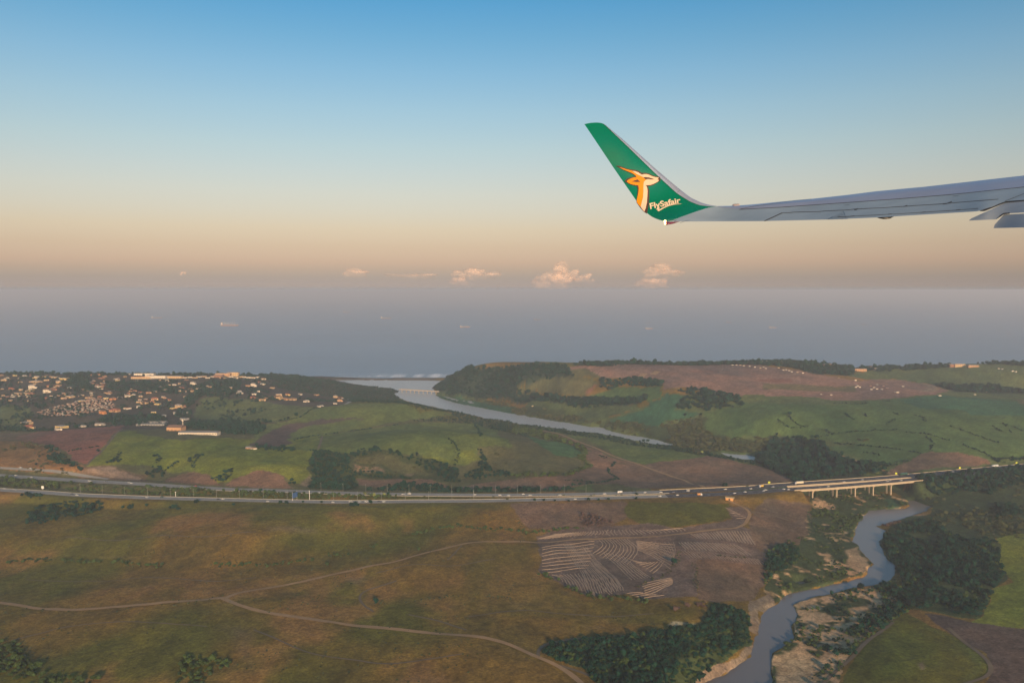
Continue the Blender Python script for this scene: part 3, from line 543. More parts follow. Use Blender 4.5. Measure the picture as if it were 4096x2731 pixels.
track(T(4, (1370, 383), (1500, 388), (1560, 360), (1520, 325), (1420, 305)), 9, dirt); track(T(4, (0, 375), (250, 400), (600, 440), (1000, 440)), 5, dirt2); track(T(4, (200, 215), (500, 250), (800, 280), (860, 300)), 7, dirt)
ribbon('tarred_road', T(2, (820, 497), (858, 480), (872, 465), (850, 452), (800, 446)), 9, conc, .35); ribbon('tarred_road', T(1, (870, 395), (800, 375), (720, 345)), 7, dirt, .6)
ribbon('tarred_road', T(1, (-100, 1075), (190, 1092), (400, 1105), (800, 1160), (1000, 1185)), 6, conc, .35)
for q_ in (T(6, (1890, 305), (1830, 370), (1760, 440)), T(5, (2351, 180), (1900, 230), (1500, 210), (1100, 260), (600, 230)), T(5, (100, 1180), (600, 1050), (1200, 1000), (1900, 1050)), T(6, (-20, 1080), (500, 1300), (1200, 1400), (1900, 1300)), T(7, (-400, 960), (200, 900), (800, 960), (1300, 930)), T(5, (250, 620), (700, 640), (1300, 600), (2000, 640), (2351, 600)), T(6, (1100, 560), (1400, 480), (1800, 500), (2200, 430))): track(q_, 1.7, dirt2)
# surf and sand bar
foam_m = mat('foam', (.85, .86, .88), .9)
def foam(runs, y0):
    V, Fc = [], []
    for (xa, xb, ya, w) in runs:
        n = int((xb-xa)/5)+2; X = np.linspace(xa, xb, n); c = ya+(fbm(X, X*0, 60, 3, int(ya) % 97)-.5)*26; ww = w*np.clip(fbm(X, X*0+9, 34, 3, 5)*3.2-1.1, 0.02, 1.3)*np.sin(np.linspace(.05, 3.09, n))**.4
        b = len(V); V += [(x, y-q, .12) for x, y, q in zip(X, c, ww)]+[(x, y+q, .12) for x, y, q in zip(X, c, ww)]; Fc += [(b+i, b+i+1, b+n+i+1, b+n+i) for i in range(n-1)]
    o = mesh('surf_foam', V, Fc, foam_m); tag(o, 'broken white lines of surf rolling in along the beach', kind='stuff')
foam([(-900, 220, 2866, 12), (-620, 190, 2890, 14), (-500, -60, 2920, 14), (-100, 260, 2930, 13), (-330, 120, 2950, 6), (-700, -250, 2960, 5), (-250, 60, 2990, 5), (100, 420, 2975, 5)], 0)

# ------------------------------------------------------------------ cut cane windrows in the harvested field
V, Fc = [], []
def row(P, w=1.5, h=.38):
    Q = smooth_line(P, 3.0); n = len(Q)
    if n < 3: return
    Q[:, :2] += (np.stack([fbm(Q[:, 0], Q[:, 1], 9, 2, 3), fbm(Q[:, 0], Q[:, 1], 9, 2, 4)], 1)-.5)*1.6
    ww = .72*w*(.35+1.0*fbm(Q[:, 0], Q[:, 1], 7, 2, 8)); hh = h*(.5+fbm(Q[:, 0], Q[:, 1], 5, 2, 9)); z = hfast(Q)
    b = len(V); A, B = offset_line(Q, -ww), offset_line(Q, ww)
    V.extend([(*a, k-.1) for a, k in zip(A, z)]); V.extend([(*q, k+g) for q, k, g in zip(Q, z, hh)]); V.extend([(*q, k-.1) for q, k in zip(B, z)])
    for k in (0, 1): Fc.extend([(b+k*n+i, b+k*n+i+1, b+(k+1)*n+i+1, b+(k+1)*n+i) for i in range(n-1)])
def fam(A, B, n, w=1.1):
    """rows between two guide lines drawn over the picture"""
    A, B = ground(T(7, *A)), ground(T(7, *B)); m = 12
    rs = lambda P: np.stack([np.interp(np.linspace(0, 1, m), np.linspace(0, 1, len(P)), P[:, k]) for k in (0, 1)], 1)
    A, B = rs(A), rs(B)
    for i in range(n):
        t = (i+random.uniform(-.12, .12))/(n-1); row(A*(1-t)+B*t, w)
fam([(272, 325), (400, 300), (560, 295), (760, 262)], [(275, 560), (400, 552), (560, 520), (700, 512)], 9)
fam([(470, 290), (560, 430), (640, 560), (720, 760)], [(690, 320), (800, 480), (960, 600), (1030, 720)], 15)
fam([(800, 250), (840, 290), (820, 330), (740, 380)], [(1060, 245), (1170, 330), (1130, 410), (1060, 480)], 11)
fam([(1060, 420), (1110, 440), (1150, 470)], [(1290, 560), (1360, 500), (1400, 440)], 9)
fam([(370, 575), (440, 590), (470, 640)], [(640, 560), (700, 660), (760, 770)], 9)
fam([(1530, 275), (1570, 310), (1600, 345)], [(2060, 300), (2150, 360), (2200, 400)], 20, 1.9)
fam([(1640, 200), (1680, 215), (1700, 240)], [(2150, 175), (2200, 260), (2230, 300)], 20, 1.9)
fam([(230, 245), (300, 225), (400, 200)], [(860, 205), (880, 180), (850, 165)], 20, 1.5)
fam([(900, 215), (860, 185), (880, 160)], [(1600, 170), (1580, 140), (1500, 150)], 20, 1.5)
fam([(1160, 270), (1300, 330), (1460, 450)], [(1480, 270), (1500, 330), (1490, 420)], 9, .8)
fam([(1190, 660), (1300, 630), (1470, 600)], [(1230, 760), (1350, 720), (1480, 655)], 6, 1.0)
fam([(1560, 350), (1600, 390), (1640, 420)], [(2250, 430), (2300, 460), (2320, 485)], 26, .9)
fam([(1050, 745), (1120, 730), (1200, 740)], [(1200, 790), (1300, 770), (1400, 760)], 4, .8)
fam([(1960, 1410-2048+2048-1450), (2050, -5)], [(2060, 60), (2150, 50)], 5, .8)
fam([(840, 370), (960, 480), (1100, 620)], [(1000, 385), (1110, 480), (1280, 600)], 7, 1.1); fam([(1160, 345), (1300, 400), (1460, 520)], [(1140, 262), (1320, 285), (1500, 300)], 9, 1.2); fam([(640, 500), (720, 600), (900, 760)], [(760, 420), (900, 560), (1020, 700)], 6, 1.1)
o = mesh('cane_windrows', V, Fc, mat('cut_cane_straw', (.33, .235, .165), .95, var=.35, scale=.3)); tag(o, 'long curved rows of cut cane straw combed across the harvested field', kind='stuff')

# ------------------------------------------------------------------ trees
def leaf_mat(name, col, var=.5):
    m = bpy.data.materials.new(name); m.use_nodes = True; n, l = m.node_tree.nodes, m.node_tree.links; b = n['Principled BSDF']
    b.inputs['Roughness'].default_value = .85; b.inputs['Specular IOR Level'].default_value = .15
    oi = n.new('ShaderNodeObjectInfo'); t = n.new('ShaderNodeTexCoord'); x = n.new('ShaderNodeTexNoise'); x.inputs['Scale'].default_value = 2.6; l.new(t.outputs['Object'], x.inputs[0])
    ad = n.new('ShaderNodeMath'); ad.operation = 'MULTIPLY_ADD'; ad.inputs[1].default_value = .7; l.new(oi.outputs['Random'], ad.inputs[0]); l.new(x.outputs[0], ad.inputs[2])
    r = n.new('ShaderNodeValToRGB'); e = r.color_ramp.elements; e[0].position = .35; e[0].color = (*[c*(1-var) for c in col], 1); e[1].position = 1.1 if False else 1.0; e[1].color = (*[c*(1+var)*k for c, k in zip(col, (1.25, 1.1, .95))], 1)
    l.new(ad.outputs[0], r.inputs[0]); l.new(r.outputs[0], b.inputs['Base Color']); return m
LM = dict(dark=leaf_mat('dark_foliage', (.004, .027, .020)), mid=leaf_mat('green_foliage', (.030, .056, .018)), bush=leaf_mat('scrub_foliage', (.040, .052, .024)), bare=leaf_mat('bare_branches', (.055, .040, .040)), pale=leaf_mat('pale_foliage', (.12, .15, .05)))
bark = mat('bark', (.10, .075, .055), .9)
def crown_bm(seed, sub=2, squash=.8, leaves=70, lobes=8):
    r = random.Random(seed); bm = bmesh.new(); L = [(Vector((r.uniform(-.55, .55), r.uniform(-.55, .55), r.uniform(-.3, .45))), r.uniform(.28, .55)) for _ in range(lobes)]
    bmesh.ops.create_icosphere(bm, subdivisions=sub, radius=1.0)
    for v in bm.verts:
        d = v.co.normalized(); best = .35
        for c, q in L:
            b = d.dot(c); dis = b*b-c.length_squared+q*q
            if dis > 0: best = max(best, b+math.sqrt(dis))
        v.co = d*best*(1+r.uniform(-.13, .13)); v.co.z *= squash
    for _ in range(leaves):
        d = Vector((r.gauss(0, 1), r.gauss(0, 1), r.gauss(0.25, 1))).normalized(); best = .5
        for c, q in L:
            b = d.dot(c); dis = b*b-c.length_squared+q*q
            if dis > 0: best = max(best, b+math.sqrt(dis))
        p = d*best*r.uniform(.92, 1.18); p.z *= squash; s = r.uniform(.10, .24)
        a = Vector((r.gauss(0, 1), r.gauss(0, 1), r.gauss(0, 1))).normalized(); b2 = a.orthogonal().normalized()
        bm.faces.new([bm.verts.new(p+a*s), bm.verts.new(p+b2*s), bm.verts.new(p-a*s)])
    return bm
def crown_mesh(name, seed, m, trunk=True, zc=.9, **k):
    bm = crown_bm(seed, **k); bmesh.ops.translate(bm, verts=bm.verts, vec=(0, 0, zc))
    if trunk:
        g = bmesh.ops.create_cone(bm, cap_ends=True, segments=5, radius1=.09, radius2=.05, depth=zc+.2)
        bmesh.ops.translate(bm, verts=g['verts'], vec=(0, 0, (zc+.2)/2-.2))
    me = bpy.data.meshes.new(name); bm.to_mesh(me); bm.free(); me.materials.append(m); return me
protos = {}
pc = bpy.data.collections.new('tree_kinds')
for kind, m_ in LM.items():
    lst = []
    sub = bpy.data.collections.new('kinds_'+kind); pc.children.link(sub)
    for i in range(5):
        sq = {'dark': (.75, .9, .7, .95, 1.2), 'mid': (.7, .85, .65, .9, .8), 'bush': (.55, .6, .5, .7, .6), 'bare': (.8, .7, .9, .6, .8), 'pale': (.7, .8, .6, .9, .7)}[kind][i]
        me = crown_mesh('tree_kind', hash(kind) % 1 + i*13+len(kind)*101, m_, kind != 'bush', .45 if kind == 'bush' else .85, squash=sq, leaves=170)
        ob = bpy.data.objects.new('kind_%s' % kind, me); sub.objects.link(ob); lst.append(ob)
    protos[kind] = sub
def gn_tree(sub):
    ng = bpy.data.node_groups.new('scatter', 'GeometryNodeTree'); ng.interface.new_socket('Geometry', in_out='INPUT', socket_type='NodeSocketGeometry'); ng.interface.new_socket('Geometry', in_out='OUTPUT', socket_type='NodeSocketGeometry')
    n, l = ng.nodes, ng.links; gi, go = n.new('NodeGroupInput'), n.new('NodeGroupOutput'); ip = n.new('GeometryNodeInstanceOnPoints'); ci = n.new('GeometryNodeCollectionInfo')
    ci.inputs['Collection'].default_value = sub; ci.inputs['Separate Children'].default_value = True; ci.inputs['Reset Children'].default_value = True
    def na(nm, dt):
        a = n.new('GeometryNodeInputNamedAttribute'); a.data_type = dt; a.inputs['Name'].default_value = nm; return a
    l.new(gi.outputs[0], ip.inputs['Points']); l.new(ci.outputs[0], ip.inputs['Instance']); ip.inputs['Pick Instance'].default_value = True
    l.new(na('pick', 'INT').outputs['Attribute'], ip.inputs['Instance Index']); l.new(na('size', 'FLOAT_VECTOR').outputs['Attribute'], ip.inputs['Scale']); l.new(na('turn', 'FLOAT_VECTOR').outputs['Attribute'], ip.inputs['Rotation'])
    l.new(ip.outputs[0], go.inputs[0]); return ng
GN = {k: gn_tree(v) for k, v in protos.items()}
def plant(name, label, kind, X, S):
    X = np.asarray(X); S = np.asarray(S)
    if not len(X): return
    Z = hfast(X); ok = Z > .35; X, S, Z = X[ok], S[ok], Z[ok]; n = len(X); r = RNG
    me = bpy.data.meshes.new(name); me.vertices.add(n); me.vertices.foreach_set('co', np.c_[X, Z-.1].astype(np.float32).ravel())
    a = me.attributes.new('pick', 'INT', 'POINT'); a.data.foreach_set('value', r.integers(0, 5, n).astype(np.int32))
    a = me.attributes.new('size', 'FLOAT_VECTOR', 'POINT'); a.data.foreach_set('vector', np.stack([S, S*r.uniform(.8, 1.2, n), S*r.uniform(.75, 1.25, n)], 1).astype(np.float32).ravel())
    a = me.attributes.new('turn', 'FLOAT_VECTOR', 'POINT'); a.data.foreach_set('vector', np.stack([0*S, 0*S, r.uniform(0, 6.28, n)], 1).astype(np.float32).ravel())
    o = link(name, me); md = o.modifiers.new('scatter', 'NODES'); md.node_group = GN[kind]; tag(o, label, kind='stuff'); return o
def fill(polys, step, s0, s1, keep=1.0, clump=0.0, seed=1):
    """random points inside outlines drawn over the picture, world spacing about step"""
    XS = []
    for uv in polys:
        P = ground(uv); x0, y0 = P.min(0); x1, y1 = P.max(0); n = int((x1-x0)*(y1-y0)/step**2)
        X = RNG.uniform((x0, y0), (x1, y1), (n, 2)); X = X[in_poly(X[:, 0], X[:, 1], P)]
        if clump: X = X[fbm(X[:, 0], X[:, 1], clump, 3, seed) > 1-keep-.0]
        XS.append(X)
    X = np.concatenate(XS); return X, (s0+(s1-s0)*RNG.uniform(0, 1, len(X))**1.6)*RNG.uniform(.8, 1.25, len(X))
SANDS = [T(8, (690, 345), (820, 305), (890, 400), (950, 480), (935, 540), (880, 582), (720, 500)), T(8, (60, 1300), (180, 1250), (300, 1190), (380, 1150), (350, 1250), (450, 1330), (620, 1250), (540, 1420), (380, 1480), (330, 1568), (300, 1700), (60, 1700)), T(8, (1235, 60), (1400, 10), (1480, 0), (1420, 60), (1300, 90)), T(8, (220, 858), (400, 790), (640, 740), (500, 840), (290, 900)), T(4, (770, 1330), (830, 1330), (920, 1385), (880, 1400)), T(8, (520, 400), (590, 400), (580, 470), (530, 460)), T(8, (730, 880), (800, 870), (970, 840), (960, 890), (860, 940), (740, 945)), T(8, (290, 960), (450, 905), (560, 940), (440, 960), (330, 1000))]
def off_sand(XS):
    X, S = XS; k = np.ones(len(X), bool)
    for uv in SANDS:
        k &= ~in_poly(X[:, 0], X[:, 1], ground(uv))
    return X[k], S[k]
def along(linesuv, step, spread, s0, s1, gaps=.35, seed=3):
    XS = []
    for uv in linesuv:
        Q = smooth_line(ground(uv), step); X = Q+RNG.normal(0, spread, Q.shape); XS.append(X[fbm(X[:, 0], X[:, 1], 22, 2, seed) > gaps])
    X = np.concatenate(XS); return X, RNG.uniform(s0, s1, len(X))
HEAD = [T(2, (1640, 350), (1700, 300), (1850, 210), (2000, 170), (2351, 152), (2351, 430), (1900, 410), (1700, 395)), T(3, (-5, 150), (500, 150), (570, 240), (400, 258), (100, 308), (30, 350), (200, 395), (500, 430), (780, 440), (1150, 452), (1170, 488), (560, 528), (400, 480), (-5, 470))]
plant('headland_woodland', 'dense dark wood covering the headland beside the river mouth', 'dark', *fill(HEAD, 7.5, 2.6, 5.4))
RIDGE = [T(3, (480, 152), (900, 122), (1500, 122), (2351, 100), (2351, 135), (2000, 136), (1400, 138), (900, 150)), T(4, (0, 112), (200, 108), (430, 125), (600, 150), (780, 178), (800, 230), (680, 232), (400, 213), (200, 160), (0, 146)), T(4, (800, 175), (1000, 165), (1700, 140), (1700, 160), (1000, 200)), T(4, (1900, 128), (2351, 125), (2500, 130), (2351, 150)), T(4, (1550, 322), (2050, 332), (2500, 388), (2351, 400), (2000, 392), (1700, 378))]
plant('ridge_woodland', 'dark belt of trees along the coastal ridge above the bare plateau', 'dark', *fill(RIDGE, 9, 3.6, 6.5))
COPSE = [T(3, (780, 275), (1190, 262), (1380, 290), (1385, 335), (1000, 335), (900, 365), (780, 345)), T(3, (1510, 380), (1600, 360), (1760, 372), (1850, 380), (2060, 420), (2130, 510), (1950, 540), (1800, 565), (1600, 545), (1510, 540), (1570, 450), (1640, 415)), T(3, (500, 440), (700, 440), (1000, 450), (1160, 455), (1170, 485), (700, 510), (560, 525)), T(3, (1160, 430), (1250, 430), (1240, 490), (1160, 490)), T(4, (0, 790), (150, 770), (480, 840), (600, 940), (760, 1010), (900, 1150), (480, 1180), (430, 1200), (200, 1205), (180, 1165), (0, 1085)), T(3, (2240, 960), (2351, 930), (2351, 1090), (2250, 1040)), T(4, (800, 1010), (1000, 1060), (1130, 1135), (900, 1145), (760, 1020))]
plant('valley_woodland', 'dark copses filling the hollows between the cane fields right of the river', 'dark', *fill(COPSE, 8.5, 3.2, 6.0))
BANKR = [T(3, (0, 535), (500, 575), (830, 670), (900, 650), (1350, 700), (1400, 660), (1780, 590), (1740, 690), (1850, 790), (2100, 800), (2351, 810), (2351, 940), (2240, 950), (1900, 925), (1700, 960), (1530, 890), (1350, 825), (1050, 770), (800, 700), (560, 670), (0, 585)), T(2, (1900, 420), (2351, 440), (2351, 540), (2000, 470)), T(4, (0, 790), (500, 830), (950, 830), (960, 852), (590, 880), (200, 860))]
plant('valley_scrub', 'mixed scrub and bushes on the far bank of the river', 'bush', *fill(BANKR, 8, 2.2, 4.2, .62, 60, 12))
BANKL = [T(2, (740, 292), (900, 320), (1090, 338), (1250, 355), (1305, 380), (1262, 402), (1340, 455), (1450, 495), (1600, 530), (1800, 560), (1950, 594), (2100, 630), (2351, 660), (2351, 760), (2200, 740), (2000, 680), (1750, 660), (1400, 665), (1500, 640), (1700, 600), (1850, 588), (1700, 560), (1500, 562), (1380, 500), (1200, 485), (880, 480), (800, 440), (600, 420), (400, 380), (250, 320), (100, 240), (400, 255)),
         T(3, (0, 665), (80, 684), (200, 694), (450, 724), (600, 750), (780, 770), (1000, 806), (1300, 864), (1515, 884), (1800, 940), (1960, 980), (2100, 1010), (2240, 1025), (2250, 1060), (1900, 990), (1760, 968), (1500, 928), (1000, 858), (720, 806), (620, 790), (400, 760), (280, 735), (150, 800), (0, 760))]
plant('riverside_woodland', 'belt of trees along the near bank of the river', 'dark', *fill(BANKL, 6.0, 1.0, 2.3, .85, 70, 13))
plant('valley_thicket', 'green thicket in the gully below the round cane hill', 'mid', *fill([T(3, (0, 700), (280, 745), (500, 830), (640, 880), (700, 930), (690, 1020), (600, 985), (640, 950), (560, 870), (320, 830), (100, 770), (0, 780)), T(3, (600, 990), (690, 1020), (735, 1075), (560, 1150), (480, 1160), (640, 1090), (700, 1060)), T(3, (0, 1135), (420, 1135), (430, 1165), (0, 1170))], 7, 2, 3.6))
GULLY = [T(2, (510, 940), (620, 920), (760, 950), (830, 952), (860, 1100), (940, 1250), (840, 1288), (480, 1268), (520, 1190), (492, 1050)), T(2, (850, 950), (1000, 905), (1150, 905), (1400, 965), (1500, 968), (1700, 1040), (1850, 1100), (1870, 1220), (1740, 1212), (1600, 1120), (1450, 1030), (1150, 935), (900, 985)), T(2, (880, 1100), (1100, 1130), (1420, 1175), (1420, 1190), (900, 1172)), T(2, (2020, 890), (2060, 900), (2100, 1000), (2170, 1110), (2351, 1120), (2351, 1160), (2180, 1160), (2060, 1190), (1960, 1200), (1900, 1150), (2040, 1080), (2060, 1010)), T(2, (1160, 1270), (1300, 1225), (1600, 1240), (1750, 1270), (2351, 1275), (2351, 1302), (1000, 1290)), T(1, (380, 860), (500, 900), (640, 1020), (790, 1100), (740, 1120), (560, 1060), (430, 1000), (440, 920)), T(1, (1380, 1060), (1480, 1040), (1510, 1150), (1430, 1195), (1330, 1140)), T(1, (955, 1040), (1100, 985), (1150, 1000), (1110, 1030)), T(1, (1415, 970), (1490, 950), (1470, 1010), (1470, 1060), (1440, 1050)), T(1, (1940, 1180), (2100, 1110), (2130, 1100), (2120, 1160), (2060, 1225), (1990, 1220)), T(2, (275, 1190), (340, 1190), (370, 1235), (310, 1240)), T(1, (1700, 1020), (1830, 960), (1870, 968), (1720, 1040)), T(2, (0, 880), (150, 890), (350, 900), (360, 930), (200, 935), (0, 905)), T(3, (0, 1278), (560, 1278), (560, 1300), (0, 1306))]
plant('hillside_thicket', 'dark thickets in the gullies of the cane hills above the motorway', 'dark', *fill(GULLY, 6.5, 1.8, 3.6, .85, 30, 14))
plant('hillside_scrub', 'patchy scrub on the dry slopes above the motorway', 'bush', *fill([T(2, (860, 950), (1150, 935), (1600, 1110), (1850, 1220), (1420, 1190), (900, 1170)), T(1, (-100, 830), (400, 860), (780, 1100), (760, 1150), (300, 1130), (-100, 1090)), T(3, (1750, 1260), (2351, 1235), (2351, 1262), (1000, 1300), (1000, 1270)), T(2, (2180, 880), (2351, 900), (2351, 1110), (2170, 1100))], 9, 1.4, 2.6, .45, 40, 15))
MED = [T(1, (-200, 1150), (0, 1172), (400, 1205), (900, 1245), (1600, 1270), (2351, 1302), (2351, 1352), (1600, 1335), (900, 1305), (400, 1272), (0, 1255), (-200, 1240)), T(2, (0, 1300), (1000, 1332), (1350, 1340), (1350, 1372), (700, 1375), (0, 1362))]
plant('median_bushes', 'thick bushes filling the wide strip between the two carriageways', 'mid', *fill(MED, 5.5, 1.2, 2.9, .72, 26, 16)); plant('median_bushes', 'low bushes dotting the narrow grass median', 'bush', *fill([T(2, (1350, 1342), (2351, 1345), (2351, 1372), (1350, 1378)), T(3, (0, 1340), (1300, 1322), (1380, 1330), (0, 1360))], 6, .9, 1.8, .5, 22, 17))
plant('verge_bushes', 'dark bushes on the verge below the nearer carriageway', 'dark', *fill([T(1, (230, 1530), (330, 1440), (560, 1385), (800, 1370), (980, 1410), (960, 1460), (700, 1530), (420, 1600), (250, 1600)), T(1, (1110, 1430), (1240, 1430), (1240, 1470), (1110, 1465)), T(1, (150, 1310), (400, 1330), (380, 1370), (200, 1360)), T(1, (1560, 1445), (1640, 1440), (1640, 1470), (1560, 1470)), T(2, (860, 1410), (960, 1412), (940, 1440), (870, 1440))], 6.5, 1.6, 3.2, .85, 30, 18))
LINES = [T(5, (-100, 480), (0, 470), (250, 445), (500, 440), (800, 465), (1150, 460), (1300, 490), (1700, 510), (2000, 490), (2351, 480)), T(6, (0, 495), (250, 480), (500, 435), (650, 395), (820, 405)), T(6, (1060, 330), (1120, 290), (1380, 245), (1520, 190), (1700, 150), (1850, 130), (2100, 165), (2351, 165)), T(7, (0, 165), (200, 190), (450, 165), (650, 145)), T(5, (0, 560), (180, 510)),
         T(6, (1100, 810), (1180, 850), (1450, 820), (1800, 770), (2000, 765), (2351, 790)), T(7, (270, 565), (480, 670), (700, 775), (850, 800), (1000, 775), (1200, 835)), T(7, (60, 60), (100, 150), (200, 190)), T(7, (1900, 400), (2100, 415), (2351, 410)), T(7, (1540, 300), (1535, 440), (1400, 575), (1200, 665), (1040, 745)), T(7, (1680, 470), (1690, 700))]
plant('gully_scrub', 'thin lines of dark bushes along the gullies of the open grassland', 'mid', *along(LINES[:4]+LINES[6:7], 2.2, 2.6, .8, 2.2, .40)); plant('field_edge_scrub', 'low green growth along field edges and ditches', 'bush', *along(LINES[4:6]+LINES[7:], 2.5, 1.8, .5, 1.3, .38))
DITCH = [T(2, (480, 920), (760, 950), (830, 1050), (900, 1160)), T(2, (1780, 815), (1850, 920), (1860, 970), (1830, 1060)), T(2, (2010, 690), (2050, 740), (2060, 790)), T(1, (1090, 985), (1110, 935)), T(1, (1830, 975), (1770, 1050), (1790, 1080)), T(3, (720, 935), (880, 1000), (950, 1035), (890, 1090), (880, 1120), (990, 1185), (800, 1220), (560, 1240), (480, 1275)), T(2, (340, 830), (520, 790), (860, 745), (1300, 690)), T(2, (590, 510), (400, 620), (200, 655)),
         T(4, (720, 580), (740, 610), (790, 640)), T(4, (1090, 680), (1180, 630)), T(4, (1360, 600), (1420, 620), (1445, 655)), T(4, (1650, 690), (1850, 760), (2120, 855)), T(4, (1780, 870), (1950, 930), (2090, 1000)), T(4, (1440, 800), (1510, 840), (1500, 920)), T(4, (200, 610), (240, 670), (320, 700), (480, 720), (600, 770)), T(4, (90, 640), (150, 700), (280, 720)), T(4, (470, 800), (900, 745), (1180, 735)), T(4, (620, 860), (900, 880), (1180, 910), (1400, 950)), T(4, (880, 580), (900, 610)), T(4, (1150, 570), (1200, 600)), T(4, (1280, 755), (1500, 780), (1650, 830)), T(4, (2040, 680), (2140, 755)), T(4, (2170, 680), (2230, 755)), T(4, (2240, 700), (2351, 750)), T(4, (600, 490), (860, 495), (1200, 460)), T(4, (850, 930), (1020, 965)), T(1, (1500, 1120), (1620, 1030), (1860, 970)), T(1, (640, 930), (985, 870)), T(3, (480, 1200), (680, 1205), (750, 1215))]
plant('ditch_growth', 'dark lines of growth in the ditches between cane fields', 'dark', *along(DITCH, 2.6, 1.6, .8, 2.0, .33))
SLOPE = [T(7, (330, 1215), (600, 1170), (1200, 1120), (1700, 1045), (1850, 855), (2000, 865), (2180, 960), (2190, 1100), (2200, 1230), (1880, 1400), (1680, 1568), (1650, 1750), (950, 1750), (650, 1440), (400, 1360), (280, 1290))]
plant('cliff_woodland', 'dark wood on the slope above the yellow river cliff', 'dark', *fill(SLOPE, 2.8, .6, 2.5, .90, 30, 19)); plant('cliff_woodland', 'lighter green crowns among the dark wood on the river cliff', 'mid', *fill(SLOPE, 4.0, .6, 2.0, .55, 25, 29))
EAST = [T(8, (1100, 140), (1250, 90), (1480, 60), (1700, 200), (1850, 260), (2100, 260), (2180, 560), (2080, 700), (1940, 970), (1750, 940), (1300, 870), (1200, 780), (1240, 700), (1200, 560), (1110, 400), (1050, 300)), T(8, (1010, 650), (1230, 720), (1380, 860), (1200, 960), (900, 1180), (800, 1300), (620, 1360), (600, 1200), (830, 1000), (1000, 960), (1060, 800)), T(8, (-20, 380), (150, 290), (270, 330), (290, 440), (180, 520), (60, 570), (-40, 700))]
plant('riverside_woodland', 'broad dark wood filling the bend right of the near river', 'dark', *fill(EAST, 3.2, .6, 2.9, .70, 34, 20))
plant('riverside_woodland', 'paler crowns mixed into the broad dark wood', 'mid', *fill(EAST, 4.2, .5, 2.0, .55, 45, 31))
plant('riverside_woodland', 'dark thicket on the slope below the motorway bridge end', 'dark', *fill([T(4, (1370, 1180), (1500, 1160), (1900, 1110), (2351, 1070), (2700, 1050), (2700, 1330), (2351, 1230), (2050, 1330), (1900, 1300), (1600, 1340), (1420, 1280)), T(4, (2080, 1420), (2250, 1400), (2351, 1500), (2100, 1540)), T(4, (2020, 1000), (2351, 985), (2700, 970), (2700, 1000), (2100, 1040)), T(4, (980, 1060), (1250, 1020), (1300, 1020), (1100, 1090))], 6.5, 2.2, 4.2, .9, 60, 21))
plant('riverside_scrub', 'scattered scrub on the slope right of the near river', 'bush', *fill([T(4, (1250, 1370), (1500, 1300), (2351, 1200), (2700, 1250), (2700, 1800), (1500, 1600), (1500, 1450)), T(8, (1700, 50), (2351, -60), (2351, 180), (2100, 240), (1900, 200))], 9, 1.5, 3.2, .55, 40, 22))
plant('riverbank_bushes', 'green bushes dotted over the sandy river banks', 'mid', *off_sand(fill([m_[0] for m_ in MIXED], 5.0, .7, 2.0, .50, 22, 23))); plant('riverbank_bushes', 'dark bushes dotted over the sandy river banks', 'dark', *off_sand(fill([T(8, (480, 960), (800, 950), (800, 1250), (600, 1330), (430, 1200), (560, 1080)), MIXED[0][0]], 6.5, .9, 2.3, .45, 18, 24)))
plant('grass_tussocks', 'small dark tussocks and shrubs sprinkled over the near grassland', 'bush', *fill([F((-300, 1160), (1000, 1160), (1200, 1200), (1240, 1400), (1240, 1700), (-300, 1700)), T(7, (0, 800), (1400, 900), (1700, 1000), (300, 1180), (0, 1200))], 8, .25, .95, .48, 60, 25))
plant('grass_tussocks', 'low shrubs at the bottom left corner of the near grassland', 'mid', *fill([T(5, (-200, 1200), (150, 1190), (260, 1380), (380, 1420), (340, 1480), (900, 1530), (900, 1650), (-200, 1650)), T(5, (1700, 1330), (1900, 1310), (2130, 1380), (2100, 1440), (1950, 1450), (1900, 1600), (1600, 1600), (1640, 1450))], 4.2, 1.1, 2.4, .62, 26, 26))
TOWN = [F((-300, 857), (600, 862), (690, 875), (780, 900), (720, 935), (600, 955), (600, 985), (280, 980), (100, 985), (-300, 975)), T(2, (0, 240), (320, 245), (760, 300), (900, 440), (600, 520), (450, 480), (0, 470))]
plant('town_trees', 'dark garden trees between the houses of the hillside town', 'dark', *fill(TOWN, 13, 1.8, 4.0, .50, 90, 27)); plant('town_trees', 'tall dark trees along the coastal skyline of the town', 'dark', *along([F((-200, 860), (0, 859), (300, 861), (600, 864), (700, 868)), F((-200, 864), (600, 868))], 9, 10, 3.5, 6.5, .42))
plant('town_trees', 'dark copses on the hillside below the town houses', 'dark', *fill([T(1, (650, 230), (760, 230), (850, 330), (900, 370), (740, 370), (600, 320)), T(1, (980, 300), (1220, 290), (1500, 300), (1650, 400), (1300, 380), (1050, 380), (960, 350)), T(1, (1860, 300), (2200, 280), (2230, 340), (2100, 430), (1850, 430), (1750, 520), (1760, 620), (1600, 620), (1700, 450)), T(1, (1000, 600), (1450, 600), (1550, 650), (1200, 690), (900, 660)), T(1, (1750, 650), (2351, 660), (2351, 780), (2100, 780), (1990, 740), (1700, 720)), T(2, (0, 660), (90, 700), (60, 760), (0, 770)), T(2, (-5, 235), (330, 240), (700, 290), (740, 300), (400, 300), (300, 300)), T(1, (0, 720), (520, 735), (480, 750), (0, 745)), T(2, (0, 640), (200, 655), (380, 600), (300, 640), (100, 670))], 8.5, 2.6, 4.8))
plant('burnt_scrub', 'bare purplish brown shrubs in a clump above the harvested field', 'bare', *fill([T(7, (610, 40), (700, 0), (760, 30), (900, 70), (940, 110), (850, 130), (700, 140), (640, 110)), T(7, (1460, 880), (1520, 870), (1560, 910), (1520, 925)), T(7, (1560, 850), (1830, 830), (1820, 870), (1600, 875)), T(8, (1000, 100), (1220, 90), (1180, 110), (1070, 150))], 4.2, 1.2, 2.4))

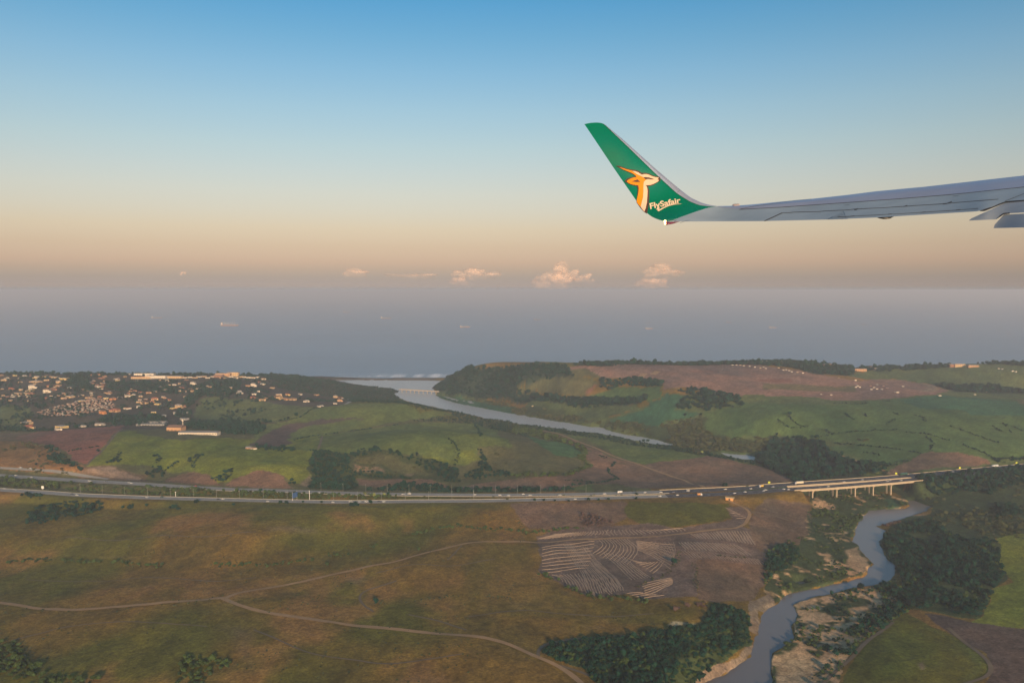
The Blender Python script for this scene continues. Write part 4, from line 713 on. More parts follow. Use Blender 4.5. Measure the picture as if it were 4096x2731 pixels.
# ------------------------------------------------------------------ motorway bridge over the near river
ORD = ['leftmost', 'second', 'third', 'fourth', 'fifth', 'sixth', 'seventh', 'eighth', 'ninth', 'tenth', 'eleventh', 'twelfth', 'thirteenth', 'fourteenth', 'fifteenth', 'sixteenth', 'seventeenth', 'eighteenth', 'nineteenth', 'twentieth', 'twenty-first', 'twenty-second', 'twenty-third', 'twenty-fourth', 'twenty-fifth', 'twenty-sixth', 'twenty-seventh', 'twenty-eighth', 'twenty-ninth', 'thirtieth']
def nth(i): return 'leftmost' if i == 0 else (ORD[i]+' from the left' if i < len(ORD) else 'one')
cream = mat('sunlit_bridge_concrete', (.46, .37, .26), .85, var=.12, scale=.3)
br = empty('motorway_bridge', (0, 0, 0)); tag(br, 'long cream concrete road bridge on paired piers over the near river', 'bridge')
def swept(name, Q, o0, o1, z0, z1, m, parent):
    A, B = offset_line(Q, o0), offset_line(Q, o1); n = len(Q)
    V = np.concatenate([np.c_[A, np.full(n, z0)], np.c_[A, np.full(n, z1)], np.c_[B, np.full(n, z1)], np.c_[B, np.full(n, z0)]])
    Fc = [(k*n+i, k*n+i+1, ((k+1) % 4)*n+i+1, ((k+1) % 4)*n+i) for k in range(4) for i in range(n-1)]+[(0, n, 2*n, 3*n), (n-1, 4*n-1, 3*n-1, 2*n-1)]
    return mesh(name, V, Fc, m, parent)
gq = lambda Q, a=14, b=14: Q[(Q[:, 0] > RIVER_GAP[0]-a) & (Q[:, 0] < RIVER_GAP[1]+b)]
qf, qn = gq(FARQ), gq(NEARQ)
swept('deck', qf, -9.6, 9.6, ROAD_Z-2.0, ROAD_Z-.06, cream, br); swept('deck', qn, -9.1, 9.1, ROAD_Z-2.2, ROAD_Z-.06, cream, br)
for Q, o in ((qn, -9.1), (qn, 8.7), (qf, -9.5)): swept('parapet', Q, o, o+.4, ROAD_Z-.3, ROAD_Z+.9, cream, br)
for xz, yz in ((428, 1285), (612, 1270), (793, 1258), (972, 1243), (1148, 1230)):
    for Q, w in ((qn, 6.4), (qf, 6.6)):
        px_ = on_plane(T(4, (xz, yz)), ROAD_Z-2)[0][0]+(6 if Q is qf else 0); k = int(np.argmin(abs(Q[:, 0]-px_))); c = Q[k]; nn = normals2(Q)[k]; ang = math.atan2(nn[1], nn[0])
        b = MB(); zb = -3
        for sgn in (-1, 1): b.box(sgn*w*.62-1.1, sgn*w*.62+1.1, -.75, .75, zb, ROAD_Z-3.2)
        b.box(-w-1.2, w+1.2, -.95, .95, ROAD_Z-3.3, ROAD_Z-1.9)
        p = b.build('pier', cream, br, (c[0], c[1], 0)); p.rotation_euler = (0, 0, ang)
for xe, sg in ((RIVER_GAP[0]-6, -1), (RIVER_GAP[1]+6, 1)):
    k = int(np.argmin(abs(qn[:, 0]-xe))); c = qn[k]; nn = normals2(qn)[k]; ang = math.atan2(nn[1], nn[0])
    bb = MB().box(-9.3, 30, -3.5, 3.5, 6, ROAD_Z-.4, tx=.01).build('abutment', cream, br, (c[0], c[1], 0)); bb.rotation_euler = (0, 0, ang)
# far estuary bridge
eb = empty('estuary_bridge', (0, 0, 0)); tag(eb, 'distant low road bridge on slender piers across the river mouth', 'bridge')
ea, ebp = on_plane(T(2, (1318, 358)), 9)[0], on_plane(T(2, (1730, 382)), 9)[0]
EQ = smooth_line(np.array([ea, ebp]), 12); gcon = mat('aged_concrete', (.36, .31, .26), .9)
swept('deck', EQ, -5, 5, 7.2, 8.6, gcon, eb); swept('parapet', EQ, -5, -4.6, 8.6, 9.6, gcon, eb); swept('parapet', EQ, 4.6, 5, 8.6, 9.6, gcon, eb)
for k in range(9):
    t = .06+k*.095; c = ea*(1-t)+ebp*t; MB().box(-.9, .9, -4, 4, -3, 7.25).build('pier', gcon, eb, (c[0], c[1], 0))

# ------------------------------------------------------------------ vehicles
glass = mat('dark_glass', (.02, .025, .03), .1, spec=.6); tyre = mat('tyre_rubber', (.02, .02, .02), .9)
CARC = {'white': (.62, .60, .57), 'silver': (.45, .46, .47), 'red': (.42, .05, .04), 'dark': (.03, .035, .04), 'grey': (.16, .16, .17), 'yellow': (.65, .42, .06), 'orange': (.62, .27, .07), 'dark green': (.03, .09, .06), 'cream': (.68, .58, .42)}
def paint(c): return mat(c.replace(' ', '_')+'_vehicle_paint', CARC[c], .35, spec=.5, coat=.4)
def prof(name, pts, w, m, parent, w2=None, z=0):
    """a body drawn as a side outline, pulled to width w, narrower at the top"""
    w2 = w2 or w; zs = [p[1] for p in pts]; z0, z1 = min(zs), max(zs); V = []
    for sg in (-1, 1):
        for (x, zz) in pts: V.append((x, sg*(w+(w2-w)*(zz-z0)/(z1-z0+1e-6))/2, zz))
    n = len(pts); Fc = [tuple(range(n))[::-1], tuple(range(n, 2*n))]+[(i, (i+1) % n, n+(i+1) % n, n+i) for i in range(n)]
    return mesh(name, V, Fc, m, parent)
def wheels(root, xs, r=.33, w=.85):
    for x in xs:
        for sg in (-1, 1): MB().cyl(x, r, sg*w-.11, sg*w+.11, r, n=8, axis='y').build('wheel', tyre, root)
def make_car(c, kind='car'):
    o = empty(kind)
    if kind == 'pickup_truck':
        prof('body', [(-2.6, .35), (2.5, .35), (2.55, .95), (1.3, 1.05), (-2.6, 1.05)], 1.8, paint(c), o); prof('cabin', [(-.6, 1.05), (1.3, 1.05), (.6, 1.72), (-.45, 1.74)], 1.7, glass, o, 1.45); prof('roof', [(-.45, 1.74), (.6, 1.72), (.5, 1.8), (-.4, 1.8)], 1.42, paint(c), o); wheels(o, (-1.7, 1.65), .38)
    elif kind == 'minibus':
        prof('body', [(-2.5, .35), (2.5, .35), (2.5, 1.0), (2.05, 1.25), (-2.5, 1.25)], 1.85, paint(c), o); prof('cabin', [(-2.45, 1.25), (2.05, 1.25), (1.6, 1.85), (-2.4, 1.85)], 1.8, glass, o, 1.7); prof('roof', [(-2.42, 1.85), (1.6, 1.85), (1.45, 2.1), (-2.3, 2.1)], 1.72, paint(c), o); wheels(o, (-1.6, 1.6), .36)
    else:
        prof('body', [(-2.15, .3), (2.15, .3), (2.2, .7), (1.9, .88), (.9, .98), (-1.9, 1.0), (-2.2, .85)], 1.76, paint(c), o); prof('cabin', [(-1.75, .99), (.95, .97), (.3, 1.42), (-1.15, 1.44)], 1.66, glass, o, 1.3); prof('roof', [(-1.15, 1.44), (.3, 1.42), (.15, 1.5), (-1.0, 1.5)], 1.3, paint(c), o); wheels(o, (-1.35, 1.35))
    return o
def make_truck(c, L):
    o = empty('lorry'); prof('cab', [(L/2-2.2, .6), (L/2, .6), (L/2, 1.9), (L/2-.35, 3.0), (L/2-2.2, 3.1)], 2.4, paint('white' if c != 'dark green' else c), o); MB().box(L/2-.02-.3, L/2+.02, -1.05, 1.05, 1.75, 2.6).build('windscreen', glass, o)
    MB().box(-L/2, L/2-2.5, -1.25, 1.25, 1.15, 3.9 if L > 9 else 3.3).build('load_box', paint(c), o); MB().box(-L/2, L/2-1.5, -.5, .5, .6, 1.12).build('chassis', mat('chassis_grey', (.06, .06, .06)), o)
    wheels(o, (-L/2+1.2, -L/2+2.4, L/2-1.3) if L > 9 else (-L/2+1.3, L/2-1.3), .48, 1.05); return o
def tmpl(key, mk):
    if key not in TM: TM[key] = mk(); TM[key]['_used'] = 0
    return TM[key]
TM = {}
VEH = [  # tile, x, y, colour, kind, carriageway
 (1, 145, 1148, 'white', 'car', 'F'), (1, 290, 1166, 'white', 'car', 'F'), (1, 823, 1200, 'white', 'pickup_truck', 'F'), (1, 970, 1208, 'grey', 'pickup_truck', 'F'), (1, 1185, 1214, 'silver', 'car', 'F'), (1, 1208, 1220, 'white', 'car', 'F'), (1, 1672, 1254, 'white', 'car', 'F'), (1, 1778, 1253, 'white', 'car', 'F'), (1, 1800, 1244, 'red', 'car', 'F'), (1, 2163, 1283, 'white', 'car', 'F'),
 (1, 55, 1266, 'white', 'car', 'N'), (1, 140, 1278, 'silver', 'car', 'N'), (1, 662, 1318, 'dark', 'car', 'N'), (1, 708, 1328, 'white', 'car', 'N'), (1, 1350, 1348, 'silver', 'car', 'N'), (1, 1487, 1347, 'dark green', 'car', 'N'), (1, 2005, 1367, 'dark', 'car', 'N'), (1, 2048, 1364, 'white', 'car', 'N'),
 (2, 585, 1307, 'white', 'car', 'F'), (2, 1350, 1322, 'white', 'car', 'F'), (2, 1408, 1317, 'white', 'minibus', 'F'), (2, 2008, 1324, 'white', 'car', 'F'), (2, 2240, 1329, 'white', 'car', 'F'), (2, 2320, 1333, 'white', 'car', 'F'), (2, 110, 1387, 'white', 'car', 'N'), (2, 707, 1396, 'white', 'car', 'N'), (2, 870, 1391, 'white', 'minibus', 'N'), (2, 953, 1390, 'silver', 'car', 'N'), (2, 1015, 1389, 'white', 'pickup_truck', 'N'), (2, 1130, 1386, 'dark', 'car', 'N'), (2, 1173, 1389, 'white', 'car', 'N'),
 (3, 103, 1321, 'white', 'car', 'F'), (3, 165, 1330, 'white', 'car', 'F'), (3, 440, 1328, 'white', 'car', 'F'), (3, 848, 1318, 'white', 'pickup_truck', 'F'), (3, 990, 1308, 'white', 'truck7', 'F'), (3, 1220, 1305, 'white', 'car', 'F'), (3, 1367, 1303, 'white', 'car', 'F'), (3, 1615, 1290, 'white', 'minibus', 'F'), (3, 1958, 1275, 'white', 'car', 'F'), (3, 2288, 1254, 'yellow', 'truck7', 'F'),
 (3, 580, 1365, 'white', 'car', 'N'), (3, 1358, 1340, 'white', 'car', 'N'), (3, 1495, 1314, 'grey', 'car', 'F'), (3, 1520, 1329, 'white', 'car', 'N'), (3, 1723, 1330, 'orange', 'truck7', 'N'), (3, 1813, 1340, 'dark', 'car', 'N'), (3, 2043, 1312, 'white', 'car', 'N'), (3, 2140, 1300, 'white', 'car', 'N'), (3, 2230, 1288, 'white', 'car', 'F'), (3, 2310, 1291, 'silver', 'car', 'N'), (3, 2328, 1282, 'white', 'pickup_truck', 'N'),
 (4, 285, 1224, 'cream', 'truck14', 'F'), (4, 70, 1262, 'silver', 'car', 'F'), (4, 145, 1274, 'white', 'car', 'N'), (4, 187, 1278, 'white', 'car', 'N'), (4, 473, 1262, 'grey', 'car', 'N'), (4, 553, 1251, 'white', 'car', 'N'), (4, 755, 1228, 'white', 'car', 'F'), (4, 735, 1250, 'dark', 'car', 'N'), (4, 868, 1188, 'white', 'car', 'F'), (4, 1095, 1203, 'white', 'car', 'N'), (4, 1118, 1195, 'silver', 'car', 'N'), (4, 1222, 1195, 'white', 'car', 'N'),
 (4, 1390, 1175, 'white', 'car', 'N'), (4, 1495, 1159, 'white', 'car', 'N'), (4, 1505, 1128, 'white', 'car', 'F'), (4, 1225, 1140, 'dark green', 'truck14', 'F'), (4, 1697, 1114, 'silver', 'car', 'F'), (4, 2045, 1062, 'white', 'truck14', 'F'), (4, 2125, 1064, 'white', 'car', 'F'), (4, 2230, 1052, 'white', 'car', 'F'), (4, 2120, 1092, 'silver', 'car', 'N'),
 (1, 190, 1083, 'white', 'car', 'S'), (1, 282, 1090, 'white', 'car', 'S')]
names = {'car': 'car', 'pickup_truck': 'pickup truck', 'minibus': 'minibus', 'truck7': 'short lorry', 'truck14': 'long lorry'}
where = {'F': 'on the farther carriageway', 'N': 'on the nearer carriageway', 'S': 'on the slip road above the motorway'}
vv = sorted(VEH, key=lambda q: TILE[q[0]][0]+q[1]/2.296); cnt = {}; tot = {}
for q in vv: tot[(q[3], q[4], q[5])] = tot.get((q[3], q[4], q[5]), 0)+1
for t_, x_, y_, c_, k_, w_ in vv:
    key = (c_, k_); nm = {'truck7': 'lorry', 'truck14': 'lorry'}.get(k_, k_)
    fresh = key not in TM
    o = tmpl(key, (lambda: make_truck(c_, 14 if k_ == 'truck14' else 7)) if k_.startswith('truck') else (lambda: make_car(c_, k_)))
    if not fresh: o = copy_tree(o)
    if w_ == 'S': g = ground(T(t_, (x_, y_)))[0]; z = float(hfast(g)[0])+.45; hd = 0.1
    else:
        g = on_plane(T(t_, (x_, y_)), ROAD_Z+.6)[0]; Q = FARQ if w_ == 'F' else NEARQ; k = int(np.argmin(((Q-g)**2).sum(1))); k = min(max(k, 1), len(Q)-2); tg = Q[k+1]-Q[k-1]; hd = math.atan2(tg[1], tg[0]); z = ROAD_Z+.01
        nn = normals2(Q)[k]; off = float((g-Q[k])@nn); g = g+nn*(max(-6.3, min(6.3, off))-off)
    o.location = (g[0], g[1], z); o.rotation_euler = (0, 0, hd+(math.pi if w_ == 'F' else 0))
    kk = (c_, k_, w_); i = cnt.get(kk, 0); cnt[kk] = i+1; nmw = names[k_]
    lab = f'{c_} {nmw} {where[w_]}' if tot[kk] == 1 else f'{ORD[i]} {c_} {nmw} from the left {where[w_]}'.replace('leftmost', 'first')
    tag(o, lab, 'lorry' if 'truck' in k_ and k_ != 'pickup_truck' else nmw, 'vehicles on the motorway' if w_ != 'S' else 'cars on the slip road')

# ------------------------------------------------------------------ lamp posts, billboard, signs
pole_m = mat('galvanised_pole', (.38, .37, .35), .5, .3); lampg = mat('lamp_glass', (.55, .5, .42), .3)
def make_lamp():
    o = empty('street_lamp'); MB().cyl(0, 0, -.5, 12, .16, .10, 6).build('pole', pole_m, o)
    for sg in (-1, 1):
        a = MB(); a.box(0 if sg > 0 else -2.2, 2.2 if sg > 0 else 0, -.07, .07, 11.85, 12.0); arm_ = a.build('arm', pole_m, o)
        MB().box(sg*2.2-.45, sg*2.2+.45, -.18, .18, 11.75, 11.95, tx=.1, ty=.04).build('lamp_head', lampg, arm_)
    return o
lamp0 = None
LU = [(1, 737, 1302), (1, 940, 1315), (1, 1147, 1325), (1, 1355, 1334), (1, 1565, 1341), (1, 1778, 1350), (1, 1988, 1356), (1, 2200, 1362), (2, 68, 1368), (2, 287, 1370), (2, 492, 1372), (2, 713, 1376), (2, 932, 1376), (2, 1152, 1374), (2, 1372, 1374), (2, 1585, 1372), (2, 1800, 1368), (2, 2000, 1368)]
LF = [(2, 597, 1290), (2, 800, 1298), (2, 1008, 1303), (2, 1207, 1306), (2, 1405, 1308), (2, 1600, 1310), (2, 1797, 1311), (2, 1998, 1311), (2, 2200, 1312), (3, 50, 1313), (3, 262, 1312), (3, 480, 1311), (3, 680, 1308)]
for lst, wh in ((LU, 'in the planted median'), (LF, 'on the far verge')):
    for i, (t_, x_, y_) in enumerate(lst):
        if lamp0 is None: lamp0 = make_lamp(); o = lamp0
        else: o = copy_tree(lamp0)
        g = on_plane(T(t_, (x_, y_)), ROAD_Z)[0]; o.location = (g[0], g[1], ROAD_Z-.5); o.rotation_euler = (0, 0, 1.57)
        tag(o, f'tall grey twin-arm lamp post {wh}, {nth(i)}', 'lamp post', 'lamp posts along the motorway')
def place(o, t_, x_, y_, rz=0, dz=0, plane=None):
    g = ground(T(t_, (x_, y_)))[0] if plane is None else on_plane(T(t_, (x_, y_)), plane)[0]
    o.location = (g[0], g[1], (float(hfast(g)[0]) if plane is None else plane)+dz); o.rotation_euler = (0, 0, rz); return o
bl = empty('billboard'); MB().box(-5.5, 5.5, -.2, .2, 3, 10).build('panel', mat('blue_board', (.045, .11, .26), .6), bl); MB().box(-5.8, 5.8, -.1, .16, 2.8, 3.0).build('frame', pole_m, bl)
for sx in (-5, 5): MB().cyl(sx, .45, -1, 11, .3, .25, 8).build('post', mat('white_post', (.7, .68, .64), .6), bl)
place(bl, 2, 358, 1372, 1.2, 0, ROAD_Z); tag(bl, 'blue billboard on white posts standing between the carriageways', 'billboard')
for (t_, x_, y_, h_, l_) in ((2, 492, 1372, 12, 'thick white mast just right of the blue billboard'), (1, 1613, 1342, 6, 'short white post among the bushes left of the blue billboard')):
    o = empty('mast'); MB().cyl(0, 0, -.5, h_, .38, .3, 8).build('post', MATS['white_post'], o); MB().box(-.6, .6, -.5, .5, h_, h_+.7).build('cap', MATS['white_post'], o); place(o, t_, x_, y_, 0, 0, ROAD_Z); tag(o, l_, 'mast')
wb = MB().box(-1.6, 1.6, -.15, .15, 1.2, 5).box(-.2, .2, -.12, .12, -.5, 1.2).build('small_sign', MATS['white_post']); place(wb, 1, 392, 1278, .2, 0, ROAD_Z-.5); tag(wb, 'small white square sign board in the bushes at far left of the median', 'sign')
yel = mat('yellow_sign', (.62, .66, .04), .6)
for i, (x_, y_) in enumerate(((42, 1232), (1185, 1142), (1730, 1078), (2253, 1030))):
    o = empty('road_sign'); MB().box(-1.5, 1.5, -.1, .1, 1.6, 4.2).build('panel', yel, o)
    for sx in (-1, 1): MB().cyl(sx, .18, -.5, 4, .09, n=6).build('post', pole_m, o)
    g = on_plane(T(4, (x_, y_)), ROAD_Z)[0]; k = int(np.argmin(abs(FARQ[:, 0]-g[0]))); g = FARQ[k]+normals2(FARQ)[k]*11.2; o.location = (g[0], g[1], ROAD_Z-.4)
    tag(o, nth(i).replace('leftmost', 'first from the left')+' bright yellow road sign on the far motorway edge', 'road sign', 'yellow road signs by the motorway')
sh = empty('culvert_hut'); MB().box(-5, 5, -3, 3, -1, 3.2).build('wall', mat('orange_render', (.62, .32, .12), .9), sh); MB().box(-6, 6.5, -3.6, 3.6, 3.2, 3.6).build('roof', mat('pale_slab', (.60, .42, .22), .9), sh); MB().box(-1, 1, -3.1, -3.0, -.5, 2.2).build('door', mat('dark_door', (.05, .04, .03)), sh)
place(sh, 3, 1998, 1374, -.35); tag(sh, 'small orange hut with slab roof at the end of the dirt track', 'hut')

# ------------------------------------------------------------------ town houses
WALLC = {'cream': (.56, .38, .21), 'white': (.66, .57, .46), 'peach': (.50, .29, .16), 'orange': (.56, .24, .09), 'brick': (.30, .15, .09), 'yellow': (.64, .46, .18), 'grey': (.36, .34, .31)}
ROOFC = {'red': (.34, .12, .075), 'brown': (.20, .12, .085), 'grey': (.22, .215, .21), 'pale': (.36, .31, .27)}
def wm(c): return mat(c+'_wall', WALLC[c], .85, var=.08, scale=.4)
def rm(c): return mat(c+'_roofing', ROOFC[c], .85, var=.15, scale=.6)
wing_m = mat('window_glass', (.03, .035, .04), .15, spec=.6)
def make_house(kind, wall, roof):
    o = empty('house')
    if kind == 'flat':
        MB().box(-6.5, 6.5, -4.5, 4.5, -3, 3.4).box(-2, 6.5, 4.4, 7.5, -3, 3.1).build('wall', wm(wall), o); MB().box(-6.8, 6.8, -4.8, 4.8, 3.4, 3.75).build('roof', rm(roof), o)
    elif kind == 'tall':
        MB().box(-5.5, 5.5, -4.5, 4.5, -3, 6.4).box(5.5, 9, -3.5, 4, -3, 3.2).build('wall', wm(wall), o); MB().gable(-6.1, 6.1, -5.1, 5.1, 6.4, 8.4, hip=3).build('roof', rm(roof), o)
    elif kind == 'hip':
        MB().box(-6.5, 6.5, -4.2, 4.2, -3, 3.0).box(-6.5, -1, -7, -4.2, -3, 2.8).build('wall', wm(wall), o); MB().gable(-7.2, 7.2, -5, 5, 3.0, 5.4, hip=4).gable(-7, -.6, -7.6, -3, 2.8, 4.4, hip=1.5).build('roof', rm(roof), o)
    else:
        MB().box(-5.5, 5.5, -4, 4, -3, 3.0).box(5.5, 8.5, -3, 3, -3, 2.6).build('wall', wm(wall), o); MB().gable(-6, 6, -4.7, 4.7, 3.0, 5.3).build('roof', rm(roof), o)
    zs = (1.0, 4.3) if kind == 'tall' else (1.0,)
    for z in zs:
        for x in (-4, -.6, 3):
            if kind == 'hip' and x < -1.5: MB().box(x-.7, x+.7, -7.12, -7.0, z, z+1.2).build('window', wing_m, o)
            else: MB().box(x-.8, x+.8, -4.64, -4.52 if kind in ('flat', 'tall') else -4.05 if kind == 'gable' else -4.25, z, z+1.25).build('window', wing_m, o)
    MB().box(1.1, 2.0, -4.66, -4.5 if kind in ('flat', 'tall') else -4.05, -1, 2.1).build('door', mat('dark_door', (.05, .04, .03)), o)
    return o
HT = {}
c, w, p, y, o_, b, g_ = 'cream', 'white', 'peach', 'yellow', 'orange', 'brick', 'grey'
TOWNH = [  # x, y (tile 1), wall, kind, roof, scale
 (15, 235, c, 'hip', 'brown', 1), (40, 280, c, 'flat', 'pale', 1.3), (75, 275, p, 'gable', 'brown', 1), (140, 236, y, 'flat', 'pale', 1), (225, 240, w, 'gable', 'grey', 1), (280, 230, p, 'gable', 'red', 1), (320, 262, y, 'flat', 'pale', 1.2), (348, 252, w, 'flat', 'pale', 1.4), (400, 250, y, 'flat', 'brown', 1.2), (330, 296, c, 'flat', 'pale', 1.5), (430, 280, c, 'flat', 'brown', 1.2), (505, 256, c, 'flat', 'pale', 1.4), (590, 271, y, 'flat', 'pale', 1.7), (540, 305, c, 'tall', 'pale', 1.2), (530, 330, c, 'flat', 'brown', 1.2), (185, 298, c, 'gable', 'brown', .9),
 (100, 362, b, 'gable', 'red', 1.3), (205, 368, c, 'flat', 'pale', 1.2), (295, 352, w, 'tall', 'pale', 1.6), (280, 378, y, 'flat', 'pale', 1.2), (165, 405, c, 'flat', 'pale', 1.3), (230, 402, c, 'flat', 'pale', 1.2), (290, 402, b, 'hip', 'brown', 1.2), (430, 388, w, 'tall', 'brown', 1.5), (490, 368, b, 'hip', 'brown', 1.6), (470, 337, p, 'hip', 'red', 1.5), (635, 350, w, 'gable', 'grey', .8), (860, 232, p, 'hip', 'red', 1.1), (905, 232, c, 'gable', 'red', 1.2), (960, 245, p, 'gable', 'red', 1), (930, 262, b, 'flat', 'red', 1.2), (1085, 286, y, 'flat', 'pale', 1.3), (1060, 270, w, 'gable', 'grey', .9), (1175, 225, w, 'gable', 'grey', 1.1),
 (1540, 287, w, 'tall', 'pale', 1), (1600, 322, w, 'gable', 'pale', .9), (1553, 322, c, 'flat', 'pale', .7), (895, 341, w, 'flat', 'pale', 1.3), (865, 345, c, 'gable', 'brown', .9), (932, 336, y, 'gable', 'brown', .6), (1770, 315, w, 'tall', 'pale', 1.2), (1900, 338, c, 'gable', 'pale', 1), (1935, 358, c, 'tall', 'brown', 1.3), (1820, 361, c, 'flat', 'pale', 1.2), (1750, 366, w, 'gable', 'brown', 1.1), (1860, 356, c, 'flat', 'pale', 1.2), (1780, 380, c, 'flat', 'red', 1.2), (2060, 374, p, 'gable', 'brown', 1.2), (2120, 360, c, 'tall', 'pale', 1), (2200, 400, w, 'gable', 'grey', 1.3), (2195, 385, w, 'gable', 'pale', 1), (2270, 332, p, 'gable', 'brown', 1.1), (2325, 330, w, 'tall', 'pale', 1.3), (2330, 410, w, 'flat', 'pale', 1.2), (2320, 442, b, 'gable', 'red', 1.1),
 (1520, 379, w, 'tall', 'brown', 1), (1640, 379, c, 'flat', 'pale', 1), (1360, 396, p, 'gable', 'brown', 1.1), (1290, 395, p, 'gable', 'red', .9), (1170, 428, w, 'gable', 'pale', 1.2), (1220, 413, w, 'gable', 'grey', 1), (1100, 440, w, 'gable', 'pale', .9), (1000, 400, p, 'flat', 'brown', 1), (820, 441, c, 'hip', 'brown', 1.2), (915, 434, b, 'gable', 'red', .9), (975, 446, y, 'flat', 'pale', 1), (1045, 452, o_, 'hip', 'brown', 1.3), (495, 436, w, 'flat', 'pale', .7), (570, 400, p, 'flat', 'pale', .9), (640, 436, c, 'flat', 'pale', 1.5), (590, 445, c, 'flat', 'brown', 1.2), (670, 426, y, 'gable', 'pale', .9), (415, 447, b, 'gable', 'red', 1.1), (755, 471, y, 'hip', 'pale', 1), (1330, 490, c, 'hip', 'brown', 1.3), (1280, 481, c, 'flat', 'pale', 1.1), (1420, 456, c, 'hip', 'red', 1.5), (1500, 436, c, 'gable', 'pale', .9), (1445, 500, y, 'flat', 'pale', 1.1), (1540, 466, p, 'hip', 'red', 1.3), (1400, 478, p, 'gable', 'red', 1.1), (1640, 531, c, 'tall', 'pale', 1.4), (1580, 537, y, 'flat', 'pale', .9), (1690, 520, b, 'flat', 'brown', 1.4), (1280, 527, w, 'gable', 'pale', 1.2), (1165, 541, w, 'flat', 'red', 1.2), (1060, 563, p, 'hip', 'red', 1.7), (1410, 576, y, 'flat', 'pale', 1), (940, 583, o_, 'tall', 'brown', 1.2), (1640, 585, g_, 'flat', 'grey', 1.7), (1700, 578, w, 'flat', 'grey', 1.2), (1500, 610, g_, 'hip', 'grey', 1.1), (1690, 640, g_, 'flat', 'grey', 1.3),
 (240, 680, c, 'flat', 'pale', 1.6), (266, 656, c, 'tall', 'brown', .7), (262, 720, c, 'gable', 'red', 1.7), (560, 716, y, 'flat', 'pale', 1.7), (538, 735, w, 'flat', 'grey', 1.2), (735, 706, w, 'gable', 'pale', .9), (768, 703, w, 'gable', 'grey', .9), (900, 690, w, 'gable', 'pale', 1.1), (940, 688, g_, 'gable', 'pale', 1), (2225, 716, w, 'gable', 'pale', 1.1), (2250, 705, w, 'gable', 'grey', 1), (2285, 905, p, 'gable', 'grey', 1), (2325, 908, w, 'gable', 'brown', .9),
 (2500, 250, b, 'gable', 'red', 1), (2415, 270, w, 'gable', 'brown', 1.2), (2410, 316, w, 'gable', 'grey', 1.2), (2500, 350, c, 'flat', 'brown', 1), (2367, 382, w, 'flat', 'pale', 1), (2425, 450, c, 'hip', 'brown', 1.3), (2500, 436, p, 'hip', 'brown', 1.2), (2560, 416, c, 'flat', 'pale', 1.4), (2640, 414, y, 'gable', 'red', 1.1), (2565, 450, c, 'tall', 'brown', 1.4), (2620, 456, p, 'hip', 'brown', 1.4), (2690, 458, c, 'hip', 'brown', 1.5), (2408, 462, c, 'flat', 'brown', 1.4), (2755, 408, w, 'gable', 'grey', .9), (2905, 414, p, 'flat', 'brown', 1), (2822, 476, w, 'hip', 'pale', 1.3), (3080, 436, c, 'tall', 'pale', 1), (3130, 446, w, 'gable', 'red', 1.1), (3118, 473, p, 'tall', 'brown', 1.1), (2950, 516, g_, 'gable', 'grey', .8), (2925, 522, w, 'gable', 'grey', .8), (2375, 300, p, 'hip', 'red', 1), (3075, 495, w, 'gable', 'pale', .8)]
rr = random.Random(5)
for k in range(17): TOWNH.append((1700+k*42+rr.uniform(-8, 8), 252+rr.uniform(-5, 8), rr.choice([c, w, w]), 'flat', rr.choice(['pale', 'pale', 'red']), 1.1))
for k in range(110):
    x_ = rr.uniform(0, 1750); y_ = rr.uniform(225, 470); TOWNH.append((x_, y_, rr.choice([c, p, c, w, b]), rr.choice(['gable', 'hip', 'flat']), rr.choice(['brown', 'red', 'grey', 'pale']), rr.uniform(.55, .85)))
bands = [(0, 262, 'on the town skyline'), (262, 330, 'in the upper town'), (330, 420, 'mid-slope in the town'), (420, 520, 'low in the town'), (520, 660, 'at the town foot'), (660, 2000, 'beside the cane fields')]
kindn = {'flat': 'flat-topped house,', 'tall': 'two-storey house,', 'hip': 'hipped house,', 'gable': 'gabled house,'}
th = sorted(TOWNH); tot = {}; cnt = {}
def bandof(y): return next(n for a, z, n in bands if a <= y < z)
for h_ in th: k = (h_[2], h_[3], h_[4], bandof(h_[1])); tot[k] = tot.get(k, 0)+1
for (x_, y_, wc, kd, rc, s_) in th:
    key = (kd, wc, rc); fresh = key not in HT
    if fresh: HT[key] = make_house(kd, wc, rc); o = HT[key]
    else: o = copy_tree(HT[key])
    place(o, 1, x_, y_, rr.uniform(-.5, .5)); o.scale = (s_*.86, s_*.86, s_*.82)
    k = (wc, kd, rc, bandof(y_)); i = cnt.get(k, 0); cnt[k] = i+1
    lab = f'{wc} {kindn[kd]} {rc} roof {k[3]}' if tot[k] == 1 else f'{wc} {kindn[kd]} {rc} roof {k[3]}, {nth(i)}'
    tag(o, lab, 'house', 'houses of the hillside town')
def longhouse(t_, x_, y_, L, D, H, wc, roof, lab, cat, rz=0, name='building', nwin=8, gab=0, storeys=1):
    o = empty(name); MB().box(-L/2, L/2, -D/2, D/2, -3, H).build('wall', wm(wc), o)
    (MB().gable(-L/2-.5, L/2+.5, -D/2-.6, D/2+.6, H, H+gab) if gab else MB().box(-L/2-.4, L/2+.4, -D/2-.4, D/2+.4, H, H+.5)).build('roof', rm(roof), o)
    for s in range(storeys):
        for k in range(nwin):
            xx = -L/2+L*(k+.5)/nwin; MB().box(xx-L/nwin*.28, xx+L/nwin*.28, -D/2-.12, -D/2-.004, H/storeys*s+1, H/storeys*s+2.2).build('window', wing_m, o)
    place(o, t_, x_, y_, rz); return tag(o, lab, cat)
longhouse(1, 1300, 262, 55, 14, 5.5, 'cream', 'red', 'left block of the long cream hall complex on the town skyline', 'hall', .05, 'hall', 8)
longhouse(1, 1440, 258, 60, 18, 7.5, 'white', 'pale', 'tall white middle block of the long hall complex on the town skyline', 'hall', -.05, 'hall', 10)
